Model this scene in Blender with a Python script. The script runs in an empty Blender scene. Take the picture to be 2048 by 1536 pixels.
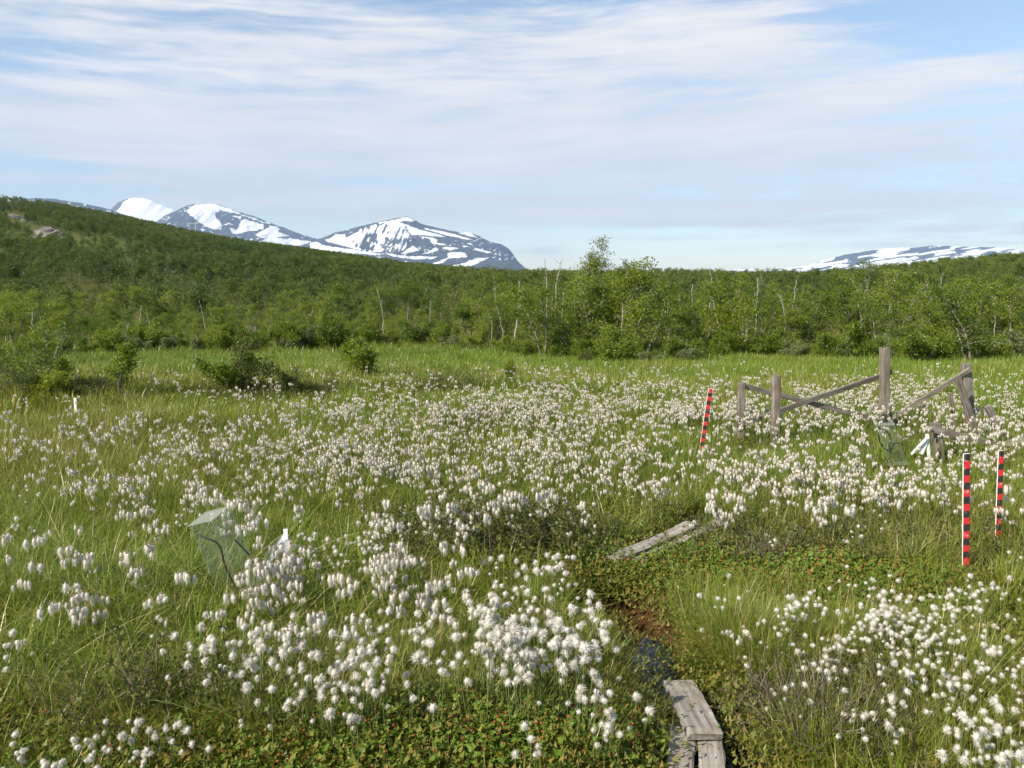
import bpy, math
import numpy as np
from mathutils import Vector, Matrix
C = bpy.context.scene.collection
SC = bpy.context.scene
R = math.radians
# ------------------------------------------------------------------ camera
PITCH = R(7.4); EYE = 1.6; FPX = 1600.0
cam = bpy.data.cameras.new('camera'); camo = bpy.data.objects.new('camera', cam); C.objects.link(camo)
camo.location = (0, 0, EYE); camo.rotation_euler = (R(90) - PITCH, 0, 0)
cam.sensor_width = 36; cam.lens = 28.125; cam.clip_start = 0.05; cam.clip_end = 40000
SC.camera = camo
# ------------------------------------------------------------------ sun, sky, exposure
SUN_EL, SUN_AZ = R(37), R(-126)          # azimuth clockwise from +Y (the view direction)
sdir = Vector((math.sin(SUN_AZ)*math.cos(SUN_EL), math.cos(SUN_AZ)*math.cos(SUN_EL), math.sin(SUN_EL)))
sl = bpy.data.lights.new('sun', 'SUN'); sl.energy = 4.6; sl.angle = R(0.5); sl.color = (1.0, 0.91, 0.76)
so = bpy.data.objects.new('sun', sl); C.objects.link(so); so.rotation_euler = sdir.to_track_quat('Z', 'Y').to_euler()
SKY_STRENGTH = 0.10
SC.view_settings.view_transform = 'Standard'; SC.view_settings.look = 'None'
SC.view_settings.exposure = 0.85; SC.view_settings.gamma = 1
SC.cycles.max_bounces = 5; SC.cycles.diffuse_bounces = 2; SC.cycles.glossy_bounces = 2
SC.cycles.transmission_bounces = 3; SC.cycles.transparent_max_bounces = 12
SC.cycles.use_light_tree = False; SC.cycles.adaptive_threshold = 0.025
SC.cycles.use_denoising = True; SC.cycles.volume_bounces = 0

class NT:
    """small node-tree helper"""
    def __init__(s, tree): s.t = tree; s.n = tree.nodes; s.l = tree.links
    def new(s, typ, **kw):
        n = s.n.new(typ)
        for k, v in kw.items(): setattr(n, k, v)
        return n
    def put(s, sock, v):
        if v is None: return
        if isinstance(v, bpy.types.NodeSocket): s.l.new(v, sock)
        else: sock.default_value = v
    def math(s, op, a, b=None, c=None):
        n = s.new('ShaderNodeMath', operation=op)
        s.put(n.inputs[0], a); s.put(n.inputs[1], b); s.put(n.inputs[2], c)
        return n.outputs[0]
    def mix(s, f, a, b, blend='MIX'):
        n = s.new('ShaderNodeMix', data_type='RGBA', blend_type=blend)
        s.put(n.inputs[0], f); s.put(n.inputs[6], a); s.put(n.inputs[7], b)
        return n.outputs[2]
    def ramp(s, f, stops):
        n = s.new('ShaderNodeValToRGB'); cr = n.color_ramp
        while len(cr.elements) < len(stops): cr.elements.new(0.5)
        for e, (p, c) in zip(cr.elements, stops):
            e.position = p; e.color = c if len(c) == 4 else (*c, 1)
        s.put(n.inputs[0], f); return n.outputs[0]
    def noise(s, vec, scale, detail=4, rough=.55, dim='3D'):
        n = s.new('ShaderNodeTexNoise', noise_dimensions=dim)
        s.put(n.inputs['Vector'], vec); n.inputs['Scale'].default_value = scale
        n.inputs['Detail'].default_value = detail; n.inputs['Roughness'].default_value = rough
        return n.outputs[0]
    def comb(s, x, y, z):
        n = s.new('ShaderNodeCombineXYZ'); s.put(n.inputs[0], x); s.put(n.inputs[1], y); s.put(n.inputs[2], z); return n.outputs[0]
    def smooth(s, v, lo, hi, a=0., b=1.):
        n = s.new('ShaderNodeMapRange', interpolation_type='SMOOTHSTEP')
        s.put(n.inputs[0], v); n.inputs[1].default_value = lo; n.inputs[2].default_value = hi
        n.inputs[3].default_value = a; n.inputs[4].default_value = b
        return n.outputs[0]

w = bpy.data.worlds.new('World'); SC.world = w; w.use_nodes = True
T = NT(w.node_tree); T.n.clear()
sky = T.new('ShaderNodeTexSky', sky_type='NISHITA'); sky.sun_disc = False
sky.sun_elevation = SUN_EL; sky.sun_rotation = SUN_AZ; sky.air_density = 1.0; sky.dust_density = 0.3; sky.ozone_density = 2.0
tc = T.new('ShaderNodeTexCoord'); sx = T.new('ShaderNodeSeparateXYZ'); T.l.new(tc.outputs['Generated'], sx.inputs[0])
az = T.math('ARCTAN2', sx.outputs[0], sx.outputs[1]); el = T.math('ARCSINE', sx.outputs[2])
def tau_px(v): 
    b = (768 - v)/FPX; return (b*math.cos(PITCH) - math.sin(PITCH))/(math.cos(PITCH) + b*math.sin(PITCH))
# broad cloud banks: (u, v, half-width, half-height, weight, tilt) in the angular size they have in the sky
BANKS = [(330, 285, 620, 85, .50, -.05), (1150, 185, 700, 75, .36, -.06), (1000, 300, 900, 55, .20, -.02), (1420, 95, 330, 60, .42, .0), (1750, 210, 330, 30, .32, -.12),
         (350, 65, 560, 70, .42, .02), (700, 110, 330, 35, .25, -.12), (1800, 330, 480, 60, .46, .03), (1150, 345, 460, 45, .34, 0), (520, 385, 380, 34, .52, .04), (700, 430, 500, 16, .30, 0), (1900, 470, 330, 13, .5, 0), (1450, 450, 360, 9, .5, 0), (1250, 478, 240, 6, .45, 0), (1750, 498, 260, 7, .4, 0), (880, 398, 300, 9, .4, 0), (300, 372, 220, 12, .4, 0),
         (1650, 425, 500, 24, .36, .0), (1180, 415, 300, 20, .34, 0), (100, 250, 260, 45, .25, 0), (1250, 260, 500, 45, .3, -.06),
         (1900, 90, 230, 80, -.45, .0), (90, 362, 150, 18, -.9, .05), (330, 178, 260, 26, -.22, -.05), (860, 372, 200, 14, -.35, 0), (1800, 265, 200, 10, -.18, -.05),
         (1330, 500, 500, 30, -.30, 0), (1180, 390, 60, 30, -.0, 0), (60, 180, 110, 40, -.25, 0)]
acc = None
for (u, v, hw, hh, wt, tilt) in BANKS:
    a0 = math.atan((u - 1024)/FPX); e0 = math.atan(tau_px(v))
    da = T.math('SUBTRACT', az, a0)
    de = T.math('ADD', T.math('SUBTRACT', el, e0), T.math('MULTIPLY', da, tilt))
    q = T.math('ADD', T.math('POWER', T.math('MULTIPLY', da, FPX/hw), 2.), T.math('POWER', T.math('MULTIPLY', de, FPX/hh), 2.))
    g = T.math('MULTIPLY', T.math('EXPONENT', T.math('MULTIPLY', q, -1.)), wt)
    acc = g if acc is None else T.math('ADD', acc, g)
skew = T.math('ADD', el, T.math('MULTIPLY', az, -.03))
warp = T.noise(T.comb(T.math('MULTIPLY', az, 2.2), T.math('MULTIPLY', el, 6.), 3.3), 1.6, 3)
n1 = T.noise(T.comb(T.math('MULTIPLY', az, 3.0), T.math('ADD', T.math('MULTIPLY', skew, 30.), T.math('MULTIPLY', warp, 1.3)), 1.7), 1.5, 7, .6)
n2 = T.noise(T.comb(T.math('MULTIPLY', az, 11.0), T.math('ADD', T.math('MULTIPLY', skew, 60.), warp), 5.1), 1.5, 6, .6)
cov = T.math('ADD', acc, T.math('ADD', T.math('MULTIPLY', T.math('SUBTRACT', n1, .5), 1.9), T.math('MULTIPLY', T.math('SUBTRACT', n2, .5), .75)))
mask = T.math('MULTIPLY', T.smooth(cov, -.20, .66), .96)
fade = T.smooth(el, -.02, .05)
# a small grey cloud just right of the snow mountain
da = T.math('SUBTRACT', az, math.atan((1075-1024)/FPX)); de = T.math('SUBTRACT', el, math.atan(tau_px(502)))
q = T.math('ADD', T.math('POWER', T.math('MULTIPLY', da, FPX/52.), 2.), T.math('POWER', T.math('MULTIPLY', de, FPX/11.), 2.))
gm = T.math('MULTIPLY', T.math('EXPONENT', T.math('MULTIPLY', q, -1.)), T.smooth(n2, .25, .75, .15, .75))
skyc = T.mix(1.0, sky.outputs[0], T.mix(T.smooth(el, 0., .13), (.94, .95, 1.0, 1), (1.16, 1.06, .98, 1)), 'MULTIPLY')
cloudc = T.mix(T.smooth(n1, .3, .75), (4.75, 4.7, 4.85, 1), (5.85, 5.65, 5.5, 1))
c1 = T.mix(T.math('MULTIPLY', mask, fade), skyc, cloudc)
c1 = T.mix(gm, c1, (3.6, 3.85, 4.7, 1))
bg = T.new('ShaderNodeBackground'); bg.inputs[1].default_value = SKY_STRENGTH; T.l.new(c1, bg.inputs[0])
wo = T.new('ShaderNodeOutputWorld'); T.l.new(bg.outputs[0], wo.inputs[0])

# ------------------------------------------------------------------ numeric helpers
def ss(a, b, x):
    t = np.clip((np.asarray(x, float) - a)/(b - a), 0, 1); return t*t*(3 - 2*t)
def _hash(i, j, s):
    h = (i*374761393 + j*668265263 + s*1442695041) & 0xffffffff
    h = ((h ^ (h >> 13))*1274126177) & 0xffffffff
    return ((h ^ (h >> 16)) & 0xffff)/65535.0
def vnoise(x, y, s=0):
    x = np.asarray(x, float); y = np.asarray(y, float)
    i = np.floor(x).astype(np.int64); j = np.floor(y).astype(np.int64); fx = x - i; fy = y - j
    fx = fx*fx*(3-2*fx); fy = fy*fy*(3-2*fy)
    return (_hash(i,j,s)*(1-fx)*(1-fy) + _hash(i+1,j,s)*fx*(1-fy) + _hash(i,j+1,s)*(1-fx)*fy + _hash(i+1,j+1,s)*fx*fy)
def fbm(x, y, s=0, o=4):
    r = 0; a = .5; n = 0
    for k in range(o):
        r = r + a*vnoise(np.asarray(x)*2**k, np.asarray(y)*2**k, s+k*17); n += a; a *= .5
    return r/n
CP, SP = math.cos(PITCH), math.sin(PITCH)
def ray(u, v):
    a = (np.asarray(u, float)-1024)/FPX; b = (768-np.asarray(v, float))/FPX
    return a, CP + b*SP, -SP + b*CP
def at_depth(u, v, y):
    dx, dy, dz = ray(u, v); t = y/dy; return Vector((float(dx*t), float(y), float(EYE + dz*t)))
def to_px(x, y, z):
    z = np.asarray(z) - EYE; f = y*CP - z*SP; up = y*SP + z*CP
    return 1024 + FPX*x/f, 768 - FPX*up/f
def flat(u, v, z=0.):
    dx, dy, dz = ray(u, v); t = (z - EYE)/dz; return dx*t, dy*t

# ------------------------------------------------------------------ terrain
SKYL = np.array([(-900,330),(-500,345),(-200,368),(0,387),(100,398),(200,417),(300,437),(400,462),(500,480),(600,494),(700,509),(800,525),(900,536),(1000,546),(1100,549),
                 (1300,552),(1430,553),(1500,552),(1600,550),(1700,541),(1800,530),(1900,517),(2048,505),(2300,488),(2700,480)], float)
DR = np.array([(-900,420),(0,430),(500,380),(900,330),(1100,420),(1350,420),(1500,300),(1700,210),(2048,180),(2700,170)], float)
def bumps(rows):
    out = []
    for u, v, sx_, sy_, h in rows:
        x, y = flat(u, v); out.append((float(x), float(y), sx_, sy_, h))
    return out
HUM = bumps([(750,1500,.9,.30,.10),(1000,1110,.40,.40,.13),(1330,1125,.50,.30,.07),(1470,1290,.22,.28,.08),(1690,1330,.5,.35,.06),(250,1420,.5,.3,.05),
             (80,790,2.2,1.0,.28),(900,765,2.4,.8,.12),(520,785,1.2,.8,.16),(1100,1290,.45,.3,.06),(400,1180,.7,.5,.05),(1580,1470,.22,.16,.05),(1800,1180,.6,.35,.06)])
CHAN = [tuple(float(c) for c in flat(u, v)) for u, v in [(1225,1185),(1265,1240),(1308,1300),(1345,1362),(1425,1480),(1470,1600),(1490,1800)]]
WALK = [tuple(float(c) for c in flat(u, v)) for u, v in [(1362,1375),(1420,1560),(1430,1900)]]
WALK2 = [tuple(float(c) for c in flat(u, v)) for u, v in [(1245,1112),(1408,1042)]]
def seg_dist(x, y, pts):
    d = np.full(np.shape(x), 1e9)
    for (x0,y0),(x1,y1) in zip(pts[:-1], pts[1:]):
        ex, ey = x1-x0, y1-y0; t = np.clip(((x-x0)*ex+(y-y0)*ey)/(ex*ex+ey*ey), 0, 1)
        d = np.minimum(d, np.hypot(x-x0-t*ex, y-y0-t*ey))
    return d
def gz(x, y):
    x = np.asarray(x, float); y = np.asarray(y, float)
    r = np.hypot(x, y)
    z = -.62*ss(8, 24, y) - .30*ss(24, 60, y)
    yy = np.maximum(y, 1.); u = 1024 + FPX*x/(yy*1.008)
    u = np.clip(u, -900, 2700)
    D = np.interp(u, DR[:,0], DR[:,1]); v = np.interp(u, SKYL[:,0], SKYL[:,1])
    b = (768-v)/FPX; tau = (b*CP-SP)/(CP+b*SP) - 2.6/D
    k = ss(np.log(42.), np.log(D), np.log(yy))
    rug = (fbm(x/70., y/70., 5, 3)-.5)*7.*ss(90, 250, yy)*ss(1,.6,k)
    tf = (z-EYE)/yy
    zh = EYE + ((1-k)*tf + k*tau)*np.minimum(yy, D) + rug
    over = np.maximum(yy-D, 0)
    zh = zh - np.minimum(over*.13, np.maximum(zh+1.5, 0))
    z = np.where(y > 42, zh, z)
    near = ss(45, 20, r)
    z = z + near*((fbm(x*1.1, y*1.1, 1, 3)-.5)*.11 + (fbm(x*5, y*5, 9, 2)-.5)*.035*ss(20,8,r))
    for hx, hy, a, c, h in HUM: z = z + h*np.exp(-((x-hx)/a)**2-((y-hy)/c)**2)
    z = z - .18*np.exp(-(seg_dist(x, y, CHAN)/.17)**2)
    k = ss(.36, .20, seg_dist(x, y, WALK)); z = z*(1-k) - .10*k
    k = ss(.40, .22, seg_dist(x, y, WALK2)); z = z*(1-k) + (.02)*k
    return z
def gz1(x, y): return float(gz(np.array([x]), np.array([y]))[0])
def gpx(u, v, h=0.):
    """point on the ground (plus height h) seen at photo position u, v"""
    u = np.atleast_1d(np.asarray(u, float)); v = np.atleast_1d(np.asarray(v, float))
    z = np.zeros_like(u); dx, dy, dz = ray(u, v)
    for _ in range(12):
        t = np.clip((z+h-EYE)/np.minimum(dz, -.005), 0, 200); x = dx*t; y = dy*t; z = .5*z + .5*gz(x, y)
    return x, y, gz(x, y)
def g1(u, v, h=0.):
    x, y, z = gpx(u, v, h); return Vector((float(x[0]), float(y[0]), float(z[0])))
def zone(x, y, rows, zg=None):
    """sum of soft patches given by where their middle lies"""
    u, v = to_px(x, np.maximum(y, .5), gz(x, y) if zg is None else zg)
    m = 0
    for cu, cv, su, sv in rows: m = m + np.exp(-((u-cu)/su)**2-((v-cv)/sv)**2)
    return np.clip(m, 0, 1)

# ------------------------------------------------------------------ mesh helpers
def mesh_np(name, V, polys, mats=(), mi=None, smooth=False):
    """polys: list of int arrays (n,k)"""
    V = np.asarray(V, np.float32); me = bpy.data.meshes.new(name)
    polys = [np.asarray(p, np.int32) for p in polys if len(p)]
    loops = np.concatenate([p.ravel() for p in polys]); sizes = np.concatenate([np.full(len(p), p.shape[1], np.int32) for p in polys])
    me.vertices.add(len(V)); me.vertices.foreach_set('co', V.ravel())
    me.loops.add(len(loops)); me.loops.foreach_set('vertex_index', loops)
    me.polygons.add(len(sizes)); me.polygons.foreach_set('loop_start', np.concatenate([[0], np.cumsum(sizes)[:-1]]).astype(np.int32))
    if mi is not None: me.polygons.foreach_set('material_index', np.asarray(mi, np.int32))
    me.polygons.foreach_set('use_smooth', np.full(len(sizes), bool(smooth)))
    for m in mats: me.materials.append(m)
    me.update(calc_edges=True); me.validate(verbose=False)
    return me
class MB:
    """collects verts, tris, quads with a material index"""
    def __init__(s): s.V = []; s.T = []; s.Q = []; s.tm = []; s.qm = []; s.n = 0
    def add(s, V, tris=None, quads=None, m=0):
        V = np.asarray(V, float).reshape(-1, 3)
        if tris is not None and len(tris): s.T.append(np.asarray(tris)+s.n); s.tm.append(np.full(len(tris), m))
        if quads is not None and len(quads): s.Q.append(np.asarray(quads)+s.n); s.qm.append(np.full(len(quads), m))
        s.V.append(V); s.n += len(V)
    def tube(s, P, rad, sides=5, m=0, cap=True):
        P = np.asarray(P, float); k = len(P); rad = np.broadcast_to(np.asarray(rad, float), (k,))
        tg = np.gradient(P, axis=0); tg /= np.linalg.norm(tg, axis=1)[:, None]+1e-9
        ref = np.array([.13,.97,.21]) if abs(tg[0][2]) > .5 else np.array([.05,.1,1.])
        a = np.cross(tg, ref); a /= np.linalg.norm(a, axis=1)[:, None]+1e-9; b = np.cross(tg, a)
        th = np.arange(sides)*2*math.pi/sides
        V = P[:, None, :] + rad[:, None, None]*(np.cos(th)[None,:,None]*a[:,None,:] + np.sin(th)[None,:,None]*b[:,None,:])
        i = np.arange(k-1)[:,None]*sides; j = np.arange(sides)[None,:]; jn = (j+1) % sides
        q = np.stack([i+j, i+jn, i+sides+jn, i+sides+j], -1).reshape(-1,4)
        V = V.reshape(-1,3); tr = None
        if cap:
            V = np.concatenate([V, P[-1:], P[:1]]); e = (k-1)*sides
            tr = [(e+x, e+(x+1) % sides, k*sides) for x in range(sides)] + [((x+1) % sides, x, k*sides+1) for x in range(sides)]
        s.add(V, tr, q, m)
    def mesh(s, name, mats=(), smooth=False):
        V = np.concatenate(s.V); polys = []; mi = []
        if s.T: polys.append(np.concatenate(s.T)); mi.append(np.concatenate(s.tm))
        if s.Q: polys.append(np.concatenate(s.Q)); mi.append(np.concatenate(s.qm))
        return mesh_np(name, V, polys, mats, np.concatenate(mi), smooth)
def tag(o, label=None, cat=None, group=None, kind=None):
    if label: o['label'] = label
    if cat: o['category'] = cat
    if group: o['group'] = group
    if kind: o['kind'] = kind
    return o
def link(name, me, parent=None, loc=None, rot=None):
    o = bpy.data.objects.new(name, me); C.objects.link(o)
    if parent is not None: o.parent = parent
    if loc is not None: o.location = loc
    if rot is not None: o.rotation_euler = rot
    return o
def thing(name, label, cat, loc=(0,0,0), rz=0, group=None):
    o = bpy.data.objects.new(name, None); C.objects.link(o); o.empty_display_size = .1
    o.location = loc; o.rotation_euler = (0, 0, rz); return tag(o, label, cat, group)

# ------------------------------------------------------------------ materials
def mat(name):
    m = bpy.data.materials.new(name); m.use_nodes = True; t = NT(m.node_tree); t.n.clear()
    out = t.new('ShaderNodeOutputMaterial'); return m, t, out
def princ(t, out, col, rough=.8, spec=.3, bump=None, bstr=.3, bdist=.01):
    p = t.new('ShaderNodeBsdfPrincipled'); t.put(p.inputs['Base Color'], col); t.put(p.inputs['Roughness'], rough)
    p.inputs['Specular IOR Level'].default_value = spec
    if bump is not None:
        b = t.new('ShaderNodeBump'); b.inputs['Strength'].default_value = bstr; b.inputs['Distance'].default_value = bdist
        t.put(b.inputs['Height'], bump); t.l.new(b.outputs[0], p.inputs['Normal'])
    t.l.new(p.outputs[0], out.inputs[0]); return p
def leafy(name, stops, dry=None, dry_amt=.0, trans=.4, spec=.25, use_tint=False, obj_var=.35, rough=.5, tmul=(1.15,1.25,.5)):
    """plant tissue: colour from a ramp driven by per-leaf chance, the plant's own shade, and the patch it grows in"""
    m, t, out = mat(name)
    geo = t.new('ShaderNodeNewGeometry'); oi = t.new('ShaderNodeObjectInfo')
    f = t.math('MULTIPLY', geo.outputs['Random Per Island'], 1-obj_var)
    f = t.math('ADD', f, t.math('MULTIPLY', oi.outputs['Random'], obj_var))
    if use_tint:
        at = t.new('ShaderNodeAttribute', attribute_type='INSTANCER', attribute_name='tint')
        f = t.math('ADD', t.math('MULTIPLY', f, .45), t.math('MULTIPLY', at.outputs['Fac'], .55))
    col = t.ramp(f, stops)
    if dry:
        wn = t.new('ShaderNodeTexWhiteNoise', noise_dimensions='1D'); t.l.new(geo.outputs['Random Per Island'], wn.inputs['W'])
        lim = dry_amt
        if use_tint: lim = t.math('MULTIPLY', t.math('ADD', at.outputs['Fac'], .25), dry_amt*1.6)
        col = t.mix(t.math('LESS_THAN', wn.outputs[0], lim), col, (*dry, 1))
    p = t.new('ShaderNodeBsdfPrincipled'); t.l.new(col, p.inputs['Base Color']); p.inputs['Roughness'].default_value = rough
    p.inputs['Specular IOR Level'].default_value = spec
    tr = t.new('ShaderNodeBsdfTranslucent'); t.l.new(t.mix(1., col, (*tmul, 1), 'MULTIPLY'), tr.inputs[0])
    mx = t.new('ShaderNodeMixShader'); mx.inputs[0].default_value = trans
    t.l.new(p.outputs[0], mx.inputs[1]); t.l.new(tr.outputs[0], mx.inputs[2]); t.l.new(mx.outputs[0], out.inputs[0])
    return m
M = {}
M['sedge'] = leafy('sedge', [(0,(.105,.195,.013)),(.35,(.152,.213,.017)),(.65,(.198,.209,.025)),(1,(.250,.205,.046))], dry=(.42,.34,.15), dry_amt=.14, trans=.30, use_tint=True, obj_var=.4, spec=.45, rough=.38)
M['birch_leaf'] = leafy('birch_leaf', [(0,(0.063,0.115,0.009)),(.35,(0.121,0.178,0.013)),(.75,(0.190,0.236,0.018)),(1,(0.253,0.270,0.034))], trans=.48, obj_var=.6, spec=.4, rough=.42)
M['far_leaf'] = leafy('far_leaf', [(0,(.034,.066,.012)),(.5,(.078,.118,.019)),(1,(.15,.175,.030))], trans=.3, obj_var=.6, use_tint=True)
M['pale_leaf'] = leafy('pale_leaf', [(0,(.08,.115,.035)),(1,(.16,.19,.07))], trans=.3, obj_var=.3)
M['willow_leaf'] = leafy('willow_leaf', [(0,(.11,.14,.05)),(1,(.19,.22,.095))], trans=.25, obj_var=.5)
M['heath_leaf'] = leafy('heath_leaf', [(0,(.055,.08,.016)),(.6,(.10,.12,.022)),(1,(.15,.115,.042))], trans=.25, obj_var=.4)
M['cloudberry'] = leafy('cloudberry', [(0,(.06,.125,.012)),(.5,(.11,.185,.015)),(1,(.19,.245,.024))], dry=(.26,.10,.03), dry_amt=.035, trans=.3, obj_var=.3, spec=.4)
M['moss'] = leafy('moss', [(0,(.06,.09,.012)),(.4,(.12,.14,.02)),(.7,(.19,.16,.028)),(1,(.22,.115,.03))], trans=.2, obj_var=.7)
m, t, out = mat('red_fruit'); princ(t, out, (.30,.07,.03,1), .5, .3); M['berry'] = m
m, t, out = mat('stem_green'); princ(t, out, (.10,.13,.035,1), .6); M['stem'] = m
# seed down: white fluff, a little buff toward its brown scales
m, t, out = mat('cotton_down')
geo = t.new('ShaderNodeNewGeometry'); oi = t.new('ShaderNodeObjectInfo')
f = t.math('ADD', t.math('MULTIPLY', geo.outputs['Random Per Island'], .5), t.math('MULTIPLY', oi.outputs['Random'], .5))
col = t.ramp(f, [(0,(.68,.62,.53)),(.4,(.79,.755,.69)),(1,(.86,.84,.79))])
d = t.new('ShaderNodeBsdfDiffuse'); t.l.new(col, d.inputs[0]); tr = t.new('ShaderNodeBsdfTranslucent'); t.l.new(col, tr.inputs[0])
mx = t.new('ShaderNodeMixShader'); mx.inputs[0].default_value = .52
t.l.new(d.outputs[0], mx.inputs[1]); t.l.new(tr.outputs[0], mx.inputs[2]); t.l.new(mx.outputs[0], out.inputs[0]); M['cotton'] = m
m, t, out = mat('seed_scale'); princ(t, out, (.20,.12,.06,1), .8); M['scale'] = m
def bark(name, a, b, c):
    m, t, out = mat(name); tcn = t.new('ShaderNodeTexCoord'); oi = t.new('ShaderNodeObjectInfo')
    mp = t.new('ShaderNodeMapping'); mp.inputs['Scale'].default_value = (9,9,16); t.l.new(tcn.outputs['Object'], mp.inputs[0])
    n = t.noise(mp.outputs[0], 2.2, 5)
    col = t.ramp(n, [(.36, a), (.48, b), (.62, c)])
    princ(t, out, col, .85, .2, n, .6, .01); return m
M['birch_bark'] = bark('birch_bark', (.045,.035,.028), (.16,.13,.105), (.36,.33,.29))
M['pale_bark'] = bark('pale_bark', (.07,.06,.05), (.27,.245,.22), (.46,.44,.41))
M['twig'] = bark('twig', (.05,.036,.027), (.095,.073,.056), (.17,.14,.115))
def wood(name, a, b, c, rough=.85):
    m, t, out = mat(name); tcn = t.new('ShaderNodeTexCoord'); oi = t.new('ShaderNodeObjectInfo')
    va = t.new('ShaderNodeVectorMath', operation='ADD'); t.l.new(tcn.outputs['Object'], va.inputs[0])
    off = t.math('MULTIPLY', oi.outputs['Random'], 31.); t.l.new(t.comb(off, off, off), va.inputs[1])
    mp = t.new('ShaderNodeMapping'); mp.inputs['Scale'].default_value = (2.2, 60, 60); t.l.new(va.outputs[0], mp.inputs[0])
    n = t.noise(mp.outputs[0], 1., 6, .65)
    mp2 = t.new('ShaderNodeMapping'); mp2.inputs['Scale'].default_value = (5, 11, 11); t.l.new(va.outputs[0], mp2.inputs[0])
    n2 = t.noise(mp2.outputs[0], 1.2, 4)
    col = t.ramp(n, [(.28, a), (.5, b), (.72, c)])
    col = t.mix(t.smooth(n2, .42, .68, 0, .7), col, (b[0]*.62, b[1]*.54, b[2]*.42, 1))
    princ(t, out, col, rough, .2, n, .7, .004); return m
M['old_wood'] = wood('old_wood', (.075,.064,.054), (.165,.146,.125), (.26,.235,.21))
M['plank'] = wood('plank', (.11,.095,.08), (.27,.245,.22), (.40,.375,.35))
def paint(name, col, under, amt):
    m, t, out = mat(name); tcn = t.new('ShaderNodeTexCoord')
    n = t.noise(tcn.outputs['Object'], 42., 5, .65); n2 = t.noise(tcn.outputs['Object'], 9., 3)
    f = t.smooth(t.math('ADD', n, t.math('MULTIPLY', t.math('SUBTRACT', n2, .5), .6)), .72-amt, .80-amt)
    col = t.mix(t.smooth(n2, .3, .7, 0, .35), (*col, 1), (*[min(1, x*1.35+.012) for x in col], 1))
    princ(t, out, t.mix(f, col, (*under, 1)), .45, .4, n, .2, .002); return m
M['red_paint'] = paint('red_paint', (.50,.022,.028), (.50,.22,.20), .135)
M['black_paint'] = paint('black_paint', (.022,.022,.024), (.16,.145,.135), .125)
M['white_paint'] = paint('white_paint', (.78,.78,.77), (.5,.46,.40), .04)
M['plastic_white'] = paint('plastic_white', (.66,.70,.76), (.5,.52,.54), .0)
m, t, out = mat('metal_strip'); p = princ(t, out, (.7,.71,.73,1), .25, .5); p.inputs['Metallic'].default_value = .9; M['metal'] = m
m, t, out = mat('black_rubber'); princ(t, out, (.016,.016,.018,1), .35, .5); M['rubber'] = m
m, t, out = mat('clear_acrylic')
tp = t.new('ShaderNodeBsdfTransparent'); tp.inputs[0].default_value = (.965,.975,.97,1)
gl = t.new('ShaderNodeBsdfGlossy'); gl.inputs['Roughness'].default_value = .06; gl.inputs[0].default_value = (.9,.9,.9,1)
df = t.new('ShaderNodeBsdfDiffuse'); df.inputs[0].default_value = (.6,.63,.63,1)
lw = t.new('ShaderNodeLayerWeight'); lw.inputs[0].default_value = .35
m1 = t.new('ShaderNodeMixShader'); t.l.new(t.smooth(lw.outputs['Fresnel'], 0., .9, .012, .11), m1.inputs[0]); t.l.new(tp.outputs[0], m1.inputs[1]); t.l.new(gl.outputs[0], m1.inputs[2])
m2 = t.new('ShaderNodeMixShader'); m2.inputs[0].default_value = .015; t.l.new(m1.outputs[0], m2.inputs[1]); t.l.new(df.outputs[0], m2.inputs[2])
t.l.new(m2.outputs[0], out.inputs[0]); M['acrylic'] = m
m, t, out = mat('painted_sheen_acrylic')
tp = t.new('ShaderNodeBsdfTransparent'); df = t.new('ShaderNodeBsdfPrincipled'); df.inputs['Base Color'].default_value = (.42,.44,.42,1); df.inputs['Roughness'].default_value = .25
m1 = t.new('ShaderNodeMixShader'); m1.inputs[0].default_value = .24; t.l.new(tp.outputs[0], m1.inputs[1]); t.l.new(df.outputs[0], m1.inputs[2]); t.l.new(m1.outputs[0], out.inputs[0]); M['lid'] = m  # grey body colour stands in for reflections on the lid and pane edges
m, t, out = mat('bog_water')
tcn = t.new('ShaderNodeTexCoord'); n = t.noise(tcn.outputs['Object'], 14., 4)
p = princ(t, out, (.012,.010,.008,1), .08, .5, n, .25, .01); M['water'] = m
m, t, out = mat('rock'); tcn = t.new('ShaderNodeTexCoord'); n = t.noise(tcn.outputs['Object'], 1.1, 8, .65)
princ(t, out, t.ramp(n, [(.3,(.07,.066,.062)),(.5,(.17,.152,.14)),(.72,(.28,.245,.22))]), .9, .2, n, .8, .3); M['rock'] = m
# ground sheet: peat, moss and soil colours as they lie
m, t, out = mat('bog_ground')
at = t.new('ShaderNodeAttribute', attribute_name='gcol'); tcn = t.new('ShaderNodeTexCoord')
n = t.noise(tcn.outputs['Object'], 22., 6, .7); n2 = t.noise(tcn.outputs['Object'], .06, 6, .65)
col = t.mix(1., at.outputs['Color'], t.ramp(n, [(.3,(.55,.55,.55)),(.7,(1.35,1.3,1.2))]), 'MULTIPLY')
col = t.mix(1., col, t.ramp(n2, [(.3,(.75,.78,.75)),(.7,(1.25,1.2,1.15))]), 'MULTIPLY')
princ(t, out, col, .95, .1, n, .8, .03); M['ground'] = m
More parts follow.
